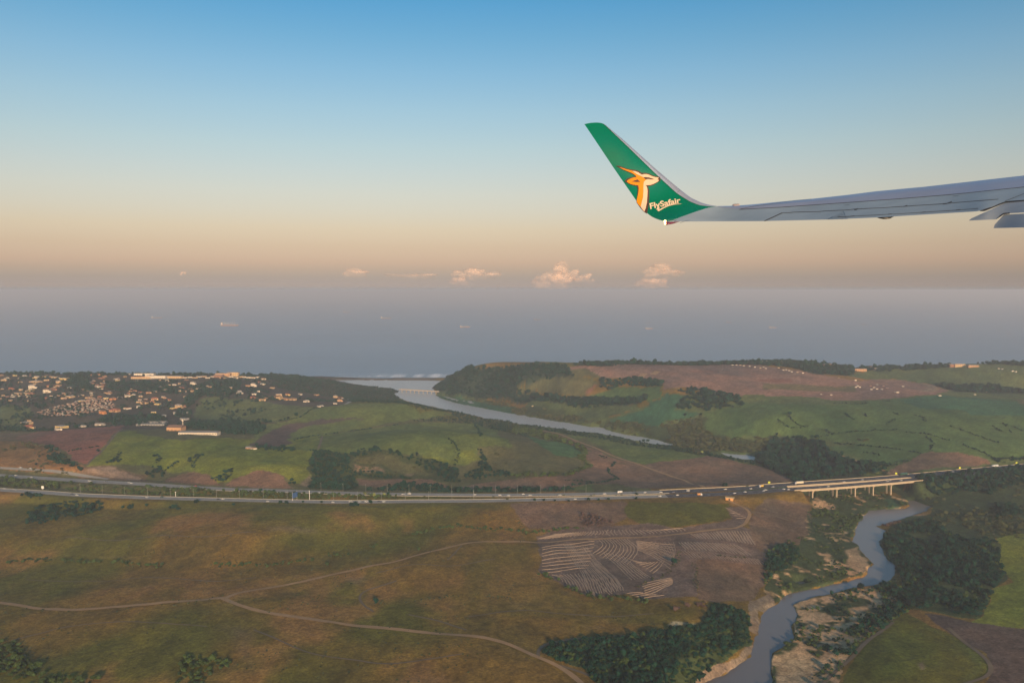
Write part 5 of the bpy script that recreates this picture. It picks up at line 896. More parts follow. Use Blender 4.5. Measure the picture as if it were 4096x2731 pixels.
longhouse(1, 1590, 257, 58, 15, 6, 'cream', 'pale', 'right block of the long cream hall complex on the town skyline', 'hall', -.08, 'hall', 10)
longhouse(1, 1330, 234, 60, 14, 7, 'white', 'grey', 'white hall behind the long cream complex on the skyline', 'hall', 0, 'hall', 8)
longhouse(1, 1390, 690, 58, 14, 3.2, 'grey', 'grey', 'nearer long grey shed left of the peach gabled building', 'shed', .04, 'long_shed', 10, 1.4)
longhouse(1, 1400, 672, 60, 12, 3.2, 'grey', 'pale', 'farther long grey shed left of the peach gabled building', 'shed', .04, 'long_shed', 10, 1.4)
longhouse(1, 1620, 735, 30, 20, 7, 'peach', 'brown', 'peach gabled hall beside the long white warehouse', 'hall', -.12, 'gabled_hall', 4, 4)
longhouse(1, 1832, 770, 74, 18, 4.2, 'white', 'grey', 'long white warehouse with grey roof beside the cane field', 'warehouse', -.02, 'warehouse', 14, 2)
o = MB().cyl(0, 0, -2, 14, .8, .6, 8).box(-1.6, 1.6, -1.6, 1.6, 14, 17).build('water_tower', wm('white')); place(o, 1, 1680, 712); tag(o, 'thin white water tower behind the peach gabled hall', 'tower')
for i, (x_, y_, L, H, wc) in enumerate(((2050, 243, 44, 10, 'peach'), (2145, 240, 34, 12, 'cream'), (2010, 250, 26, 7, 'brick'))):
    longhouse(1, x_, y_, L, 14, H, wc, 'pale', ('wide peach', 'taller cream', 'low brick')[i]+' apartment block on the skyline right of the hall complex', 'apartment block', 0, 'apartment_block', 6, 0, 2)
# crowded small dwellings on the lower slope
shack0 = []
for i in range(6):
    W_, D_, H_ = rr.uniform(3, 6), rr.uniform(3, 4.5), rr.uniform(2, 2.8); m2 = [mat('shack_wall_%d' % (i % 3), [(.32, .19, .13), (.36, .31, .26), (.22, .15, .12)][i % 3]), mat('shack_roof_%d' % (i % 4), [(.30, .28, .27), (.26, .13, .09), (.42, .39, .36), (.18, .15, .14)][i % 4])]
    me = MB().box(-W_/2, W_/2, -D_/2, D_/2, -1.5, H_, 0).box(-W_/2-.3, W_/2+.3, -D_/2-.3, D_/2+.3, H_, H_+.15, 1).build('shack', m2).data; shack0.append(me)
for ob in [q for q in SC.objects if q.name.startswith('shack')]: bpy.data.objects.remove(ob)
SETT = ground(T(1, (330, 585), (420, 540), (560, 510), (700, 470), (860, 440), (1000, 455), (1060, 500), (1030, 540), (900, 560), (760, 590), (600, 605), (420, 600)))
x0, y0 = SETT.min(0); x1, y1 = SETT.max(0); n_s = 0; pts_ = []
while n_s < 230:
    q = np.array([rr.uniform(x0, x1), rr.uniform(y0, y1)])
    if not in_poly(q[:1], q[1:], SETT)[0] or any((q[0]-a)**2+(q[1]-b_)**2 < 36 for a, b_ in pts_): continue
    pts_.append(tuple(q)); n_s += 1; o = bpy.data.objects.new('shack', rr.choice(shack0)); COL.objects.link(o); o.location = (q[0], q[1], float(hfast(q)[0])); o.rotation_euler = (0, 0, rr.uniform(-.8, .8)); s_ = rr.uniform(.7, 1.15); o.scale = (s_, s_, .9)
    hv = shack0.index(o.data); tn = (['brown', 'pale', 'dark'][hv % 3]+'-walled', ['grey', 'rust', 'whitish', 'dark'][hv % 4]+'-roofed'); fx = (q[0]-x0)/(x1-x0); tag(o, f'tiny {tn[1]} {tn[0]} dwelling {"at the left end" if fx < .33 else "in the middle" if fx < .66 else "at the right end"} of the crowded settlement', 'shack', 'crowded dwellings below the town')
# right-hand ridge and plateau
RB = [(3, 2025, 140, 14, 5, w), (3, 2060, 138, 12, 5, w), (3, 2095, 140, 12, 5, c), (3, 2130, 145, 12, 5, w), (3, 2180, 150, 12, 5, w), (3, 2230, 158, 12, 5, w), (3, 2280, 165, 12, 5, c), (3, 2310, 160, 12, 5, w), (3, 2330, 170, 12, 5, w), (4, 140, 185, 12, 5, w), (4, 165, 182, 12, 5, w), (4, 195, 190, 12, 5, w), (4, 215, 200, 12, 5, w), (4, 95, 165, 12, 4, c), (4, 270, 205, 12, 5, c), (4, 320, 212, 12, 5, w), (4, 650, 255, 10, 4, c), (4, 800, 278, 14, 4, w), (4, 820, 330, 13, 4, w), (4, 808, 342, 13, 4, w), (4, 840, 342, 13, 4, w), (4, 1000, 318, 12, 4, g_), (4, 940, 330, 11, 4, b), (4, 1060, 330, 11, 4, b), (4, 975, 345, 12, 4, w), (4, 950, 362, 12, 4, w), (4, 1000, 358, 12, 4, w), (4, 1045, 362, 12, 4, g_), (4, 1095, 352, 12, 4, b), (4, 1190, 390, 16, 4, w), (4, 1170, 388, 10, 4, w), (4, 1240, 335, 12, 4, w), (4, 1575, 420, 16, 4, w), (4, 580, 412, 10, 3, w), (4, 490, 407, 8, 3, w), (3, 1740, 400, 16, 5, w), (4, 2120, 172, 13, 5, w), (4, 2150, 176, 13, 5, g_), (4, 2245, 195, 16, 5, w), (4, 2275, 200, 14, 5, w), (4, 1900, 410, 12, 4, w), (4, 2000, 385, 12, 4, c), (3, 190, 515, 12, 3, y), (3, 1945, 402, 9, 3, w)]
RB.sort(key=lambda q: TILE[q[0]][0]+q[1]/2.296); smal = {}
for i, (t_, x_, y_, L, H, wc) in enumerate(RB):
    key = (wc, H)
    if key not in smal:
        o = empty('house'); MB().box(-6, 6, -4, 4, -2, 3).build('wall', wm(wc), o); MB().gable(-6.6, 6.6, -4.7, 4.7, 3, 4.8, hip=1).build('roof', rm('grey' if H < 5 else 'pale'), o); smal[key] = o
    else: o = copy_tree(smal[key])
    place(o, t_, x_, y_, rr.uniform(-.5, .5)); s_ = L/28; o.scale = (s_, s_, s_)
    tag(o, f'{wc} house on the right plateau, {nth(i)}' if i < 30 else f'{wc} house on the far right slope, {nth(i-30)}', 'house', 'small houses of the right plateau')
SK = [(4, -20, 104, 60, 9, 'white', 'long white block'), (4, 60, 103, 50, 10, 'cream', 'cream block'), (4, 120, 104, 36, 9, 'white', 'short white block'), (4, 300, 112, 60, 9, 'peach', 'wide peach block'), (4, 540, 140, 36, 12, 'peach', 'square peach block'), (4, 712, 176, 50, 8, 'white', 'low white block'), (4, 845, 178, 56, 9, 'peach', 'long peach block'), (4, 985, 170, 20, 8, 'white', 'small white block'), (4, 1690, 142, 34, 12, 'brick', 'brick block'), (4, 1755, 138, 50, 11, 'cream', 'cream block'), (4, 1880, 142, 52, 8, 'peach', 'low peach block'), (3, 700, 112, 14, 6, 'white', 'tiny white block'), (3, 895, 112, 8, 13, 'peach', 'thin peach tower'), (3, 1960, 110, 60, 6, 'cream', 'long low cream block')]
SK.sort(key=lambda q: TILE[q[0]][0]+q[1]/2.296)
for i, (t_, x_, y_, L, H, wc, lb) in enumerate(SK): longhouse(t_, x_, y_+14, L*.6, 12, H*.7, wc, 'pale', f'{lb} on the right coastal skyline, {nth(i)}', 'apartment block', 0, 'apartment_block', 5, 0, 2)

# ------------------------------------------------------------------ single trees one can tell apart
TREES = [(7, 1500, 470, 5.2, 'dark', 'round dark tree standing alone in the harvested field'), (3, 1955, 1262, 7, 'dark', 'large tree on the far verge above the orange lorry'), (6, 1495, 356, 3.2, 'mid', 'small round tree just above the upper dirt track'), (6, 655, 495, 4, 'mid', 'flat bush below the gully right of its thickest clump'), (6, 1110, 835, 4.4, 'dark', 'dark bush where the lower gully begins'), (1, 1797, 1412, 5.5, 'dark', 'dark tree below the nearer carriageway, left of the blue billboard'), (1, 1348, 1435, 4, 'dark', 'dark bush alone on the grass slope below the nearer carriageway'), (1, 2142, 1430, 3.6, 'dark', 'low dark bush below the motorway under the billboard'), (1, 330, 1058, 4, 'dark', 'dark bush on the dry hillside above the slip road'), (1, 900, 935, 5, 'dark', 'dark bush at the lower corner of the red field'),
 (2, 1005, 1330, 4, 'pale', 'first pale palm-like tree between the carriageways'), (2, 1090, 1343, 4, 'pale', 'second pale palm-like tree between the carriageways'), (2, 1185, 1340, 4, 'pale', 'third pale palm-like tree between the carriageways'), (2, 1210, 1330, 4.2, 'dark', 'dark tree right of the pale palm-like trees'), (2, 1055, 1408, 4.6, 'dark', 'dark tree on the near verge below the pale palm-like trees'), (2, 40, 1300, 4.6, 'dark', 'dark tree in the median left of the billboard'), (2, 160, 1308, 4, 'dark', 'second dark tree in the median left of the billboard'), (2, 225, 1412, 4.5, 'dark', 'rounded bush on the near verge below the billboard, left of a pair'), (2, 280, 1414, 4.5, 'dark', 'rounded bush on the near verge below the billboard, right of a pair'), (2, 430, 1402, 3, 'dark', 'small bush on the near verge right of the billboard'), (2, 600, 1406, 3.4, 'dark', 'flat bush on the near verge above the open grassland'),
 (3, 205, 1385, 3.6, 'dark', 'bush on the near verge, first of the row at the centre'), (3, 290, 1388, 3.6, 'dark', 'bush on the near verge, second of the row at the centre'), (3, 395, 1390, 2.8, 'dark', 'bush on the near verge, third of the row at the centre'), (3, 523, 1392, 3.0, 'dark', 'bush on the near verge, fourth of the row at the centre'), (3, 700, 1384, 4.4, 'dark', 'larger bush on the near verge, fifth of the row at the centre'), (3, 797, 1384, 3, 'dark', 'bush on the near verge, sixth of the row at the centre'), (3, 885, 1380, 3.8, 'dark', 'bush on the near verge, seventh of the row at the centre'), (3, 1140, 1374, 3.6, 'dark', 'bush on the near verge just before the dark asphalt starts'), (3, 1140, 1331, 3.8, 'dark', 'bush in the median just before the dark asphalt starts'),
 (3, 1205, 846, 6, 'dark', 'left of two tall trees on the near river bank'), (3, 1245, 848, 6.4, 'dark', 'right of two tall trees on the near river bank'), (3, 1160, 862, 6, 'pale', 'yellowish round tree left of the two tall bank trees'), (3, 1750, 950, 5, 'pale', 'yellow green tree near the end of the wide river'), (3, 1585, 605, 6, 'dark', 'dark tree alone on the teal cane field'), (3, 1730, 605, 6.5, 'dark', 'dark tree at the right edge of the teal cane field'), (4, 440, 812, 7, 'dark', 'dark tree at the top edge of the valley wood'), (4, 200, 600, 8, 'dark', 'dark tree at the corner of the right cane field'),
 (8, 852, 712, 6.5, 'dark', 'tall dark tree at the water edge on the river bend'), (8, 590, 935, 5, 'dark', 'round dark tree on the right sand bank'), (8, 715, 950, 4.6, 'dark', 'smaller dark tree beside the round one on the right sand bank'), (8, 540, 1440, 4.6, 'dark', 'dark round bush on the lower sand bank'), (8, 620, 1320, 5.2, 'dark', 'large dark bush at the left tip of the triangular green field'),
 (1, 1148, 240, 11, 'dark', 'tallest dark tree on the town skyline'), (1, 330, 235, 9, 'dark', 'dark tree on the far left of the town skyline'), (1, 600, 240, 11, 'dark', 'broad dark tree on the town skyline above the yellow houses'), (1, 940, 228, 11, 'dark', 'broad dark tree above the red-roofed skyline houses'), (1, 1640, 240, 10, 'dark', 'dark tree at the right end of the long hall complex'), (3, 2105, 130, 13, 'dark', 'big dark tree breaking the right skyline'), (4, 940, 175, 10, 'bare', 'bare purplish tree on the far right skyline')]
TT = {}
for (t_, x_, y_, s_, kd, lab) in TREES:
    v = rr.randrange(2)
    if (kd, v) not in TT:
        o = empty('tree'); me = crown_mesh('crown', 500+v*7+len(kd), LM[kd], False, 1.0, squash=(.85, 1.05)[v], leaves=190, lobes=7); link('crown', me, o); MB().cyl(0, 0, -.3, 1.0, .10, .05, 6).build('trunk', bark, o); TT[(kd, v)] = o
    else: o = copy_tree(TT[(kd, v)])
    place(o, t_, x_, y_, rr.uniform(0, 6)); k_ = s_*.62; o.scale = (k_, k_, k_); tag(o, lab, 'tree', 'single trees')

# ------------------------------------------------------------------ ships
def make_ship(kind):
    o = empty('cargo_ship'); hull = mat('ship_hull_red', (.26, .17, .15), .7) if kind != 'tanker' else mat('ship_hull_dark', (.16, .13, .14), .7); sup = mat('ship_white', (.58, .50, .45), .6)
    V = []; st = [(-92, 13, 2), (-84, 15, 0), (60, 15, 0), (84, 10, 0), (97, .6, 0)]
    for x, wdt, kz in st:
        for z in (-3, 11 if x < 60 else 13): V += [(x, -wdt, z), (x, wdt, z)]
    Fc = []
    for i in range(4): a = i*4; Fc += [(a, a+4, a+6, a+2), (a+1, a+3, a+7, a+5), (a+2, a+6, a+7, a+3), (a, a+1, a+5, a+4)]
    Fc += [(0, 2, 3, 1), (16, 17, 19, 18)]; mesh('hull', V, Fc, hull, o)
    MB().box(-88, -70, -12, 12, 11, 30).box(-84, -76, -15, 15, 30, 33).build('deckhouse', sup, o); MB().box(-90, -84, -3, 3, 30, 38).build('funnel', hull, o)
    if kind == 'bulk':
        for x in (-48, -14, 20, 54): MB().box(x-1.8, x+1.8, -1.8, 1.8, 11, 34).box(x, x+16, -.9, .9, 26, 28).build('crane', sup, o)
        for x in (-31, 3, 37, 68): MB().box(x-11, x+11, -8, 8, 11, 13.5).build('hatch', mat('hatch_tan', (.42, .30, .22)), o)
    else:
        MB().box(-66, 80, -1.5, 1.5, 12, 14).box(0, 2, -6, 6, 11, 20).build('deck_pipes', sup, o); MB().box(82, 83, -.5, .5, 12, 24).build('mast', sup, o)
    return o
SHIPS = [(527, 748.5, 68, 'bulk', 'nearest and largest cargo ship, with cranes, left of centre on the sea'), (1068, 752, 40, 'bulk', 'cargo ship with cranes on the sea above the river mouth'), (1491, 743, 20, 'tanker', 'small pale ship directly behind the crane ship right of centre'), (1491, 755.5, 30, 'bulk', 'crane ship in front of a smaller one right of centre'), (1775, 753, 26, 'bulk', 'small crane ship right of the overlapping pair'), (887, 732, 42, 'tanker', 'long low tanker left of the river mouth'), (360, 731, 38, 'tanker', 'faint tanker at far left on the sea'), (797, 718, 30, 'tanker', 'faint tanker high in the haze left of the long low tanker'), (1126, 724, 14, 'bulk', 'tiny faint ship right of the ship above the river mouth'), (1235, 735, 28, 'tanker', 'faint tanker below the largest cloud'), (1674, 741, 22, 'tanker', 'faint tanker below the wing, left of two'), (1985, 746, 18, 'tanker', 'faint tanker below the wing, right of two'), (2316, 768, 12, 'bulk', 'tiny boat at the far right of the sea'), (2088, 742, 14, 'tanker', 'very faint ship near the right end of the horizon')]
SH = {}
for (x_, y_, wpx, kd, lab) in SHIPS:
    g = on_plane(F((x_, y_)), 0)[0]; L = wpx*math.hypot(*g)/FPX; s_ = L/190
    if kd not in SH: o = SH[kd] = make_ship(kd)
    else: o = copy_tree(SH[kd])
    o.location = (g[0], g[1], 0); o.rotation_euler = (0, 0, rr.uniform(-.15, .15)); o.scale = (s_, s_, s_*1.15); tag(o, lab, 'ship', 'ships anchored off the coast')

# ------------------------------------------------------------------ far clouds, beyond the haze
def cloud_mat():
    m = bpy.data.materials.new('cloud_vapour'); m.use_nodes = True; n, l = m.node_tree.nodes, m.node_tree.links; n.remove(n['Principled BSDF'])
    d = n.new('ShaderNodeBsdfDiffuse'); d.inputs[0].default_value = (1.0, .74, .62, 1); tr = n.new('ShaderNodeBsdfTransparent'); tl = n.new('ShaderNodeBsdfTranslucent'); tl.inputs[0].default_value = (1.0, .74, .62, 1)
    t = n.new('ShaderNodeTexCoord'); x = n.new('ShaderNodeTexNoise'); x.inputs['Scale'].default_value = 2.2; x.inputs['Detail'].default_value = 6; x.inputs['Roughness'].default_value = .6; l.new(t.outputs['Object'], x.inputs[0])
    s = n.new('ShaderNodeSeparateXYZ'); l.new(t.outputs['Object'], s.inputs[0])
    g = n.new('ShaderNodeMapRange'); g.inputs['From Min'].default_value = -.7; g.inputs['From Max'].default_value = .45; g.inputs['To Min'].default_value = 0; g.inputs['To Max'].default_value = 1; l.new(s.outputs['Z'], g.inputs[0])
    r = n.new('ShaderNodeMapRange'); r.inputs['From Min'].default_value = .33; r.inputs['From Max'].default_value = .68; l.new(x.outputs[0], r.inputs[0])
    lw = n.new('ShaderNodeLayerWeight'); lw.inputs[0].default_value = .5; f = n.new('ShaderNodeMath'); f.operation = 'SUBTRACT'; f.inputs[0].default_value = 1; l.new(lw.outputs['Facing'], f.inputs[1])
    mu = n.new('ShaderNodeMath'); mu.operation = 'MULTIPLY'; l.new(g.outputs[0], mu.inputs[0]); l.new(r.outputs[0], mu.inputs[1]); m2 = n.new('ShaderNodeMath'); m2.operation = 'MULTIPLY'; l.new(mu.outputs[0], m2.inputs[0]); l.new(f.outputs[0], m2.inputs[1])
    m3 = n.new('ShaderNodeMath'); m3.operation = 'MULTIPLY'; m3.inputs[1].default_value = CLOUD_D; m3.use_clamp = True; l.new(m2.outputs[0], m3.inputs[0])
    a = n.new('ShaderNodeMixShader'); a.inputs[0].default_value = .4; l.new(d.outputs[0], a.inputs[1]); l.new(tl.outputs[0], a.inputs[2]); b = n.new('ShaderNodeMixShader'); l.new(m3.outputs[0], b.inputs[0]); l.new(tr.outputs[0], b.inputs[1]); l.new(a.outputs[0], b.inputs[2]); l.new(b.outputs[0], n['Material Output'].inputs['Surface']); return m
CLOUD_D = .48
cm = cloud_mat(); CY = 156000.0
CLOUDS = [(2205, 1128, 75, 45, 'peach puffed cloud, lower left lobe of the tallest one above the sea', 1), (2262, 1098, 62, 50, 'tallest and brightest peach cloud above the sea right of centre', 2), (2340, 1115, 45, 24, 'small wisp at the right side of the tallest cloud', 3), (2640, 1095, 82, 34, 'peach cloud low over the sea below the winglet', 4), (2600, 1135, 70, 26, 'faint lower veil under the cloud below the winglet', 5), (1905, 1102, 90, 28, 'flat pale peach cloud left of the tallest cloud', 6), (1840, 1125, 50, 22, 'faint lobe under the flat pale cloud', 7), (1420, 1095, 68, 22, 'leftmost of the four main clouds above the horizon', 8), (1640, 1105, 95, 14, 'thin faint streak of cloud between the two left clouds', 9), (732, 1095, 14, 11, 'tiny lone puff of cloud far left above the horizon', 10)]
for (u, v_, ru, rv, lab, sd) in CLOUDS:
    d = rays((u, v_))[0]; k = CY/d[1]; P0 = d*k+np.array([0, 0, CAMZ]); sc_ = CY/FPX
    bm = bmesh.new(); r = random.Random(sd*31)
    for lb in range(max(5, int(ru/5))):
        rad = r.uniform(.24, .5); g_i = bmesh.ops.create_icosphere(bm, subdivisions=3, radius=rad); px_ = r.uniform(-.72, .72)
        bmesh.ops.translate(bm, verts=g_i['verts'], vec=(px_, r.uniform(-.3, .3), r.uniform(-.5, .55)*(1-.6*abs(px_))))
    for vtx in bm.verts:
        q = vtx.co; vtx.co = q*(.75+.75*(float(fbm(np.array([q.x*1.5+sd*9+q.z]), np.array([q.y+q.z*1.7+3]), .7, 4, sd)[0])-.3)); vtx.co.z = max(vtx.co.z, -.8)
    me = bpy.data.meshes.new('cloud'); bm.to_mesh(me); bm.free(); me.materials.append(cm); me.polygons.foreach_set('use_smooth', [True]*len(me.polygons))
    o = link('cloud', me, None, None, (P0[0], P0[1], P0[2])); md = o.modifiers.new('remesh', 'REMESH'); md.mode = 'VOXEL'; md.voxel_size = .035; md.use_smooth_shade = True; o.scale = (ru*sc_*1.15, ru*sc_*.8, rv*sc_*1.35); tag(o, lab, 'cloud', 'small clouds above the sea horizon')

# ------------------------------------------------------------------ aircraft wing, about twenty metres away
K1 = lambda *p: [(2300+x/3.1357, 440+y/3.1357) for x, y in p]      # outlines read off enlarged views
K2 = lambda *p: [(2440+x/5.6, 640+y/5.6) for x, y in p]
K3 = lambda *p: [(2600+x/2.94, 700+y/2.94) for x, y in p]
K4 = lambda *p: [(3300+x/2.955, 660+y/2.955) for x, y in p]
K5 = lambda *p: [(3796+x/7.127, 720+y/7.127) for x, y in p]
DP = np.array([(2337, 497, 20.5), (2418, 497, 20.75), (2453, 670, 20.6), (2619, 673, 21.2), (2546, 804, 20.7), (2606, 867, 20.42), (2640, 825, 20.85), (2721, 759, 21.4), (2657, 884, 20.22), (2714, 886, 20.25), (2864, 826, 21.55), (3056, 884, 20.2), (3110, 808, 21.5),
               (3246, 796, 21.4), (3400, 876, 19.5), (3503, 870, 19.3), (3503, 766, 21.2), (3902, 724, 20.9), (4096, 702, 20.8), (3940, 845, 18.5), (4096, 850, 18.1), (4300, 680, 20.6), (4300, 850, 17.6), (3600, 820, 20.0), (3974, 913, 18.0), (4300, 910, 17.1)])
DW = tps_fit(DP[:, :2]/1000, DP[:, 2], 4e-4)
def A3(uv, lift=0.0, deep=0.0):
    """a pictured point on the wing -> its place in the world (lift: metres proud of the skin towards the cabin)"""
    uv = np.atleast_2d(np.asarray(uv, float)); d = rays(uv); d /= np.linalg.norm(d, axis=1)[:, None]
    r = tps_eval(DP[:, :2]/1000, DW, uv/1000); return d*(r-lift+deep)[:, None]+np.array([0, 0, CAMZ])
def resample(P, n, sm=0):
    P = np.asarray(P, float); s = np.r_[0, np.cumsum(np.hypot(*np.diff(P, axis=0).T))]; t = np.linspace(0, s[-1], n); Q = np.stack([np.interp(t, s, P[:, k]) for k in (0, 1)], 1)
    for _ in range(sm): Q[1:-1] = .25*Q[:-2]+.5*Q[1:-1]+.25*Q[2:]
    return Q
wing = empty('aircraft_wing', tuple(A3((3500, 830))[0])); WO = np.array(wing.location)
tag(wing, 'grey airliner wing with an upswept green winglet against the sky', 'aircraft wing')
def amesh(name, V, Fc, m, parent=None, smooth=True): return mesh(name, np.asarray(V)-WO, Fc, m, parent or wing, smooth)
def quadgrid(nr, nc, flip=False):
    return [((i*nc+j, i*nc+j+1, (i+1)*nc+j+1, (i+1)*nc+j) if not flip else (i*nc+j, (i+1)*nc+j, (i+1)*nc+j+1, i*nc+j+1)) for i in range(nr-1) for j in range(nc-1)]
def skin(name, lo, hi, m, rows=9, cols=70, thick=.10, sm=3, parent=None, back=True, lift=0.0, nose=0.0):
    """closed shell between two outlines: front face on the skin, rounded back face behind it"""
    L, H = resample(lo, cols, sm), resample(hi, cols, sm); V = []; nrm = []
    for i in range(rows):
        t = i/(rows-1); uv = L*(1-t)+H*t; V.append(A3(uv, lift-(nose*max(0, t-.55)**2/.2)))
    V = np.array(V)
    if back:
        for i in range(rows):
            t = i/(rows-1); uv = L*(1-t)+H*t; th = thick*math.sin(math.pi*t)**.6 if 0 < t < 1 else 0.0
            V = np.concatenate([V, A3(uv, lift-(nose*max(0, t-.55)**2/.2), th+.001)[None]])
    Vf = V.reshape(-1, 3); n = rows*cols; Fc = quadgrid(rows, cols)
    if back:
        Fc += [tuple(n+k for k in f)[::-1] for f in Fc]
        for e in (0, cols-1): Fc += [((i*cols+e), ((i+1)*cols+e), n+(i+1)*cols+e, n+i*cols+e) for i in range(rows-1)]
    o = amesh(name, Vf, Fc, m, parent, name != 'flap'); return o
def paint_mat(name, col, rough, metal=0, coat=0, spec=.5, dirtv=.06):
    m = bpy.data.materials.new(name); m.use_nodes = True; n, l = m.node_tree.nodes, m.node_tree.links; b = n['Principled BSDF']
    b.inputs['Roughness'].default_value = rough; b.inputs['Metallic'].default_value = metal; b.inputs['Coat Weight'].default_value = coat; b.inputs['Coat Roughness'].default_value = .05; b.inputs['Specular IOR Level'].default_value = spec
    t = n.new('ShaderNodeTexCoord'); mp = n.new('ShaderNodeMapping'); mp.inputs['Scale'].default_value = (.8, 2.5, 2.5); x = n.new('ShaderNodeTexNoise'); x.inputs['Scale'].default_value = 1.5; x.inputs['Detail'].default_value = 6
    l.new(t.outputs['Object'], mp.inputs[0]); l.new(mp.outputs[0], x.inputs[0]); mxx = n.new('ShaderNodeMixRGB'); mxx.inputs[1].default_value = (*[c*(1-dirtv*2) for c in col], 1); mxx.inputs[2].default_value = (*[min(1, c*(1+dirtv)) for c in col], 1)
    l.new(x.outputs[0], mxx.inputs[0]); l.new(mxx.outputs[0], b.inputs['Base Color']); return m
wgrey = paint_mat('shade_tinted_wing_grey', (.20, .26, .33), .36, spec=.5, dirtv=.12); bare = paint_mat('bare_metal_edge', (.42, .45, .55), .30, metal=.55); green = paint_mat('green_winglet_paint', (.001, .125, .062), .16, coat=1.0, dirtv=.04)  # wing grey is darkened and blued to hold fuselage shade and sky light
seam = mat('dark_seam', (.03, .03, .035), .8); flapm = paint_mat('flap_grey_paint', (.19, .23, .29), .4)
TE_W = K1((118, 180), (300, 450), (480, 720), (625, 930), (770, 1140), (830, 1220), (880, 1275), (960, 1340), (1050, 1378), (1120, 1394), (1200, 1397))
GS = K1((360, 172), (700, 497), (1040, 828), (1280, 1048), (1440, 1148), (1560, 1195), (1700, 1212), (1770, 1206))           # green / bare-edge boundary
LE_W = K1((372, 180), (600, 370), (800, 550), (1000, 730), (1160, 866), (1320, 1000), (1450, 1100), (1600, 1170), (1700, 1195), (1772, 1205))
GB = K1((1200, 1397), (1300, 1352), (1500, 1281), (1650, 1232), (1772, 1205))                                             # green / grey wing boundary
winglet = skin('winglet', TE_W+K1((1300, 1352), (1500, 1281), (1650, 1232), (1771, 1207)), K1((118, 179), (190, 163), (270, 158), (330, 163))+GS, green, 25, 90, .09, 2)
skin('winglet_leading_edge', GS, LE_W, bare, 7, 70, .12, 2, nose=.05, lift=.004)
TEW = K1((1200, 1398), (1300, 1398))+K3((350, 548), (1340, 543), (2352, 518))+K4((0, 648), (605, 622), (1730, 553), (1905, 545))
SL = K3((780, 368), (850, 385), (1050, 405), (1500, 382), (2351, 322))+K4((870, 400), (1540, 345), (2352, 260), (3000, 195))
TOP = K3((780, 366), (850, 366), (1000, 362), (1200, 348), (1500, 318), (1900, 282), (2351, 232))+K4((600, 312), (1180, 258), (1780, 190), (2352, 125), (3000, 55))
REAR = TEW[:-1]+K5((880, 890), (950, 850), (1240, 760), (1600, 610), (2138, 570), (3000, 520))
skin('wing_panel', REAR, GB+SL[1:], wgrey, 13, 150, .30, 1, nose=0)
skin('leading_edge_slat', SL, TOP, bare, 9, 120, .22, 1, nose=.22, lift=.006)
skin('flap', K5((560, 1160), (1340, 1125), (1500, 1010), (1570, 960), (2138, 930), (3000, 890)), K5((640, 1095), (1180, 850), (1620, 640), (1700, 632), (2138, 592), (3000, 540)), flapm, 9, 60, .12, 0, lift=-.06)
skin('flap', K5((1270, 1375), (2138, 1355), (3000, 1330)), K5((1300, 1275), (1560, 990), (2138, 960), (3000, 920)), flapm, 9, 50, .10, 0, lift=-.10)
skin('flap_cove', K5((880, 892), (1010, 892), (1250, 797), (1620, 642), (2138, 594), (3000, 540)), K5((900, 868), (950, 850), (1240, 760), (1600, 608), (2138, 568), (3000, 515)), seam, 4, 60, .03, 0, lift=-.03)
skin('flap_cove', K5((1340, 1127), (1480, 1040), (1560, 985), (1730, 966)), K5((1345, 1118), (1480, 990), (1560, 940), (1735, 930)), seam, 4, 20, .03, 0, lift=-.05)
def seamline(P, w=1.3, name='panel_seam', m=seam, parent=None, lift=.012, n=None, taper=False):
    P = resample(P, n or max(8, len(P)*6), 1); t = np.gradient(P, axis=0); t /= np.hypot(t[:, 0], t[:, 1])[:, None]; nn = np.stack([-t[:, 1], t[:, 0]], 1); ww = np.full(len(P), w/2)
    if taper: ww = ww*np.linspace(1, .25, len(P))
    V = np.concatenate([A3(P+nn*ww[:, None], lift), A3(P-nn*ww[:, None], lift)]); k = len(P)
    return amesh(name, V, [(i, i+1, k+i+1, k+i) for i in range(k-1)], m, parent, False)
seamline(SL[2:], 1.7); seamline(K3((1050, 405), (1200, 372), (1500, 328), (1700, 300), (1900, 283)), 1.1); seamline(K3((1345, 542), (1555, 446)), 3.4); seamline(K3((1555, 446), (1660, 443), (1680, 437), (2000, 430), (2040, 424), (2351, 410))+K4((300, 526), (390, 518)), 1.8)
seamline(K4((390, 520), (700, 505), (950, 488), (1380, 460), (1470, 450), (1800, 424), (2050, 405)), 1.8); seamline(K4((150, 613), (320, 606), (870, 578), (1160, 559), (1570, 533), (1810, 515)), 1.5)
seamline(K3((2205, 493), (2351, 489)), 1.2); seamline(K5((1600, 604), (2138, 390), (2600, 200)), 1.5); seamline(K4((230, 475), (290, 471)), .9); seamline(K4((1510, 369), (1580, 364)), .9); seamline(K3((2060, 1), (2061, 2)), .1) if False else None
for a_, b_, c_ in (((345, 530), (372, 527), (392, 514)), ((930, 492), (950, 486), (972, 478)), ((1395, 462), (1440, 456), (1500, 432)), ((1140, 562), (1160, 558), (1190, 556)), ((1545, 536), (1570, 531), (1600, 529)), ((300, 608), (320, 605), (350, 603)), ((740, 585), (760, 582), (790, 580))): seamline(K4(a_, b_, c_), 2.6, 'hinge_bracket')
seamline(K2((1505, 735), (1568, 668)), .9, 'panel_seam'); seamline([(u-1, v+1.2) for u, v in GS[:-2]], .9, 'rivet_line', mat('rivet_green', (.01, .09, .05)))
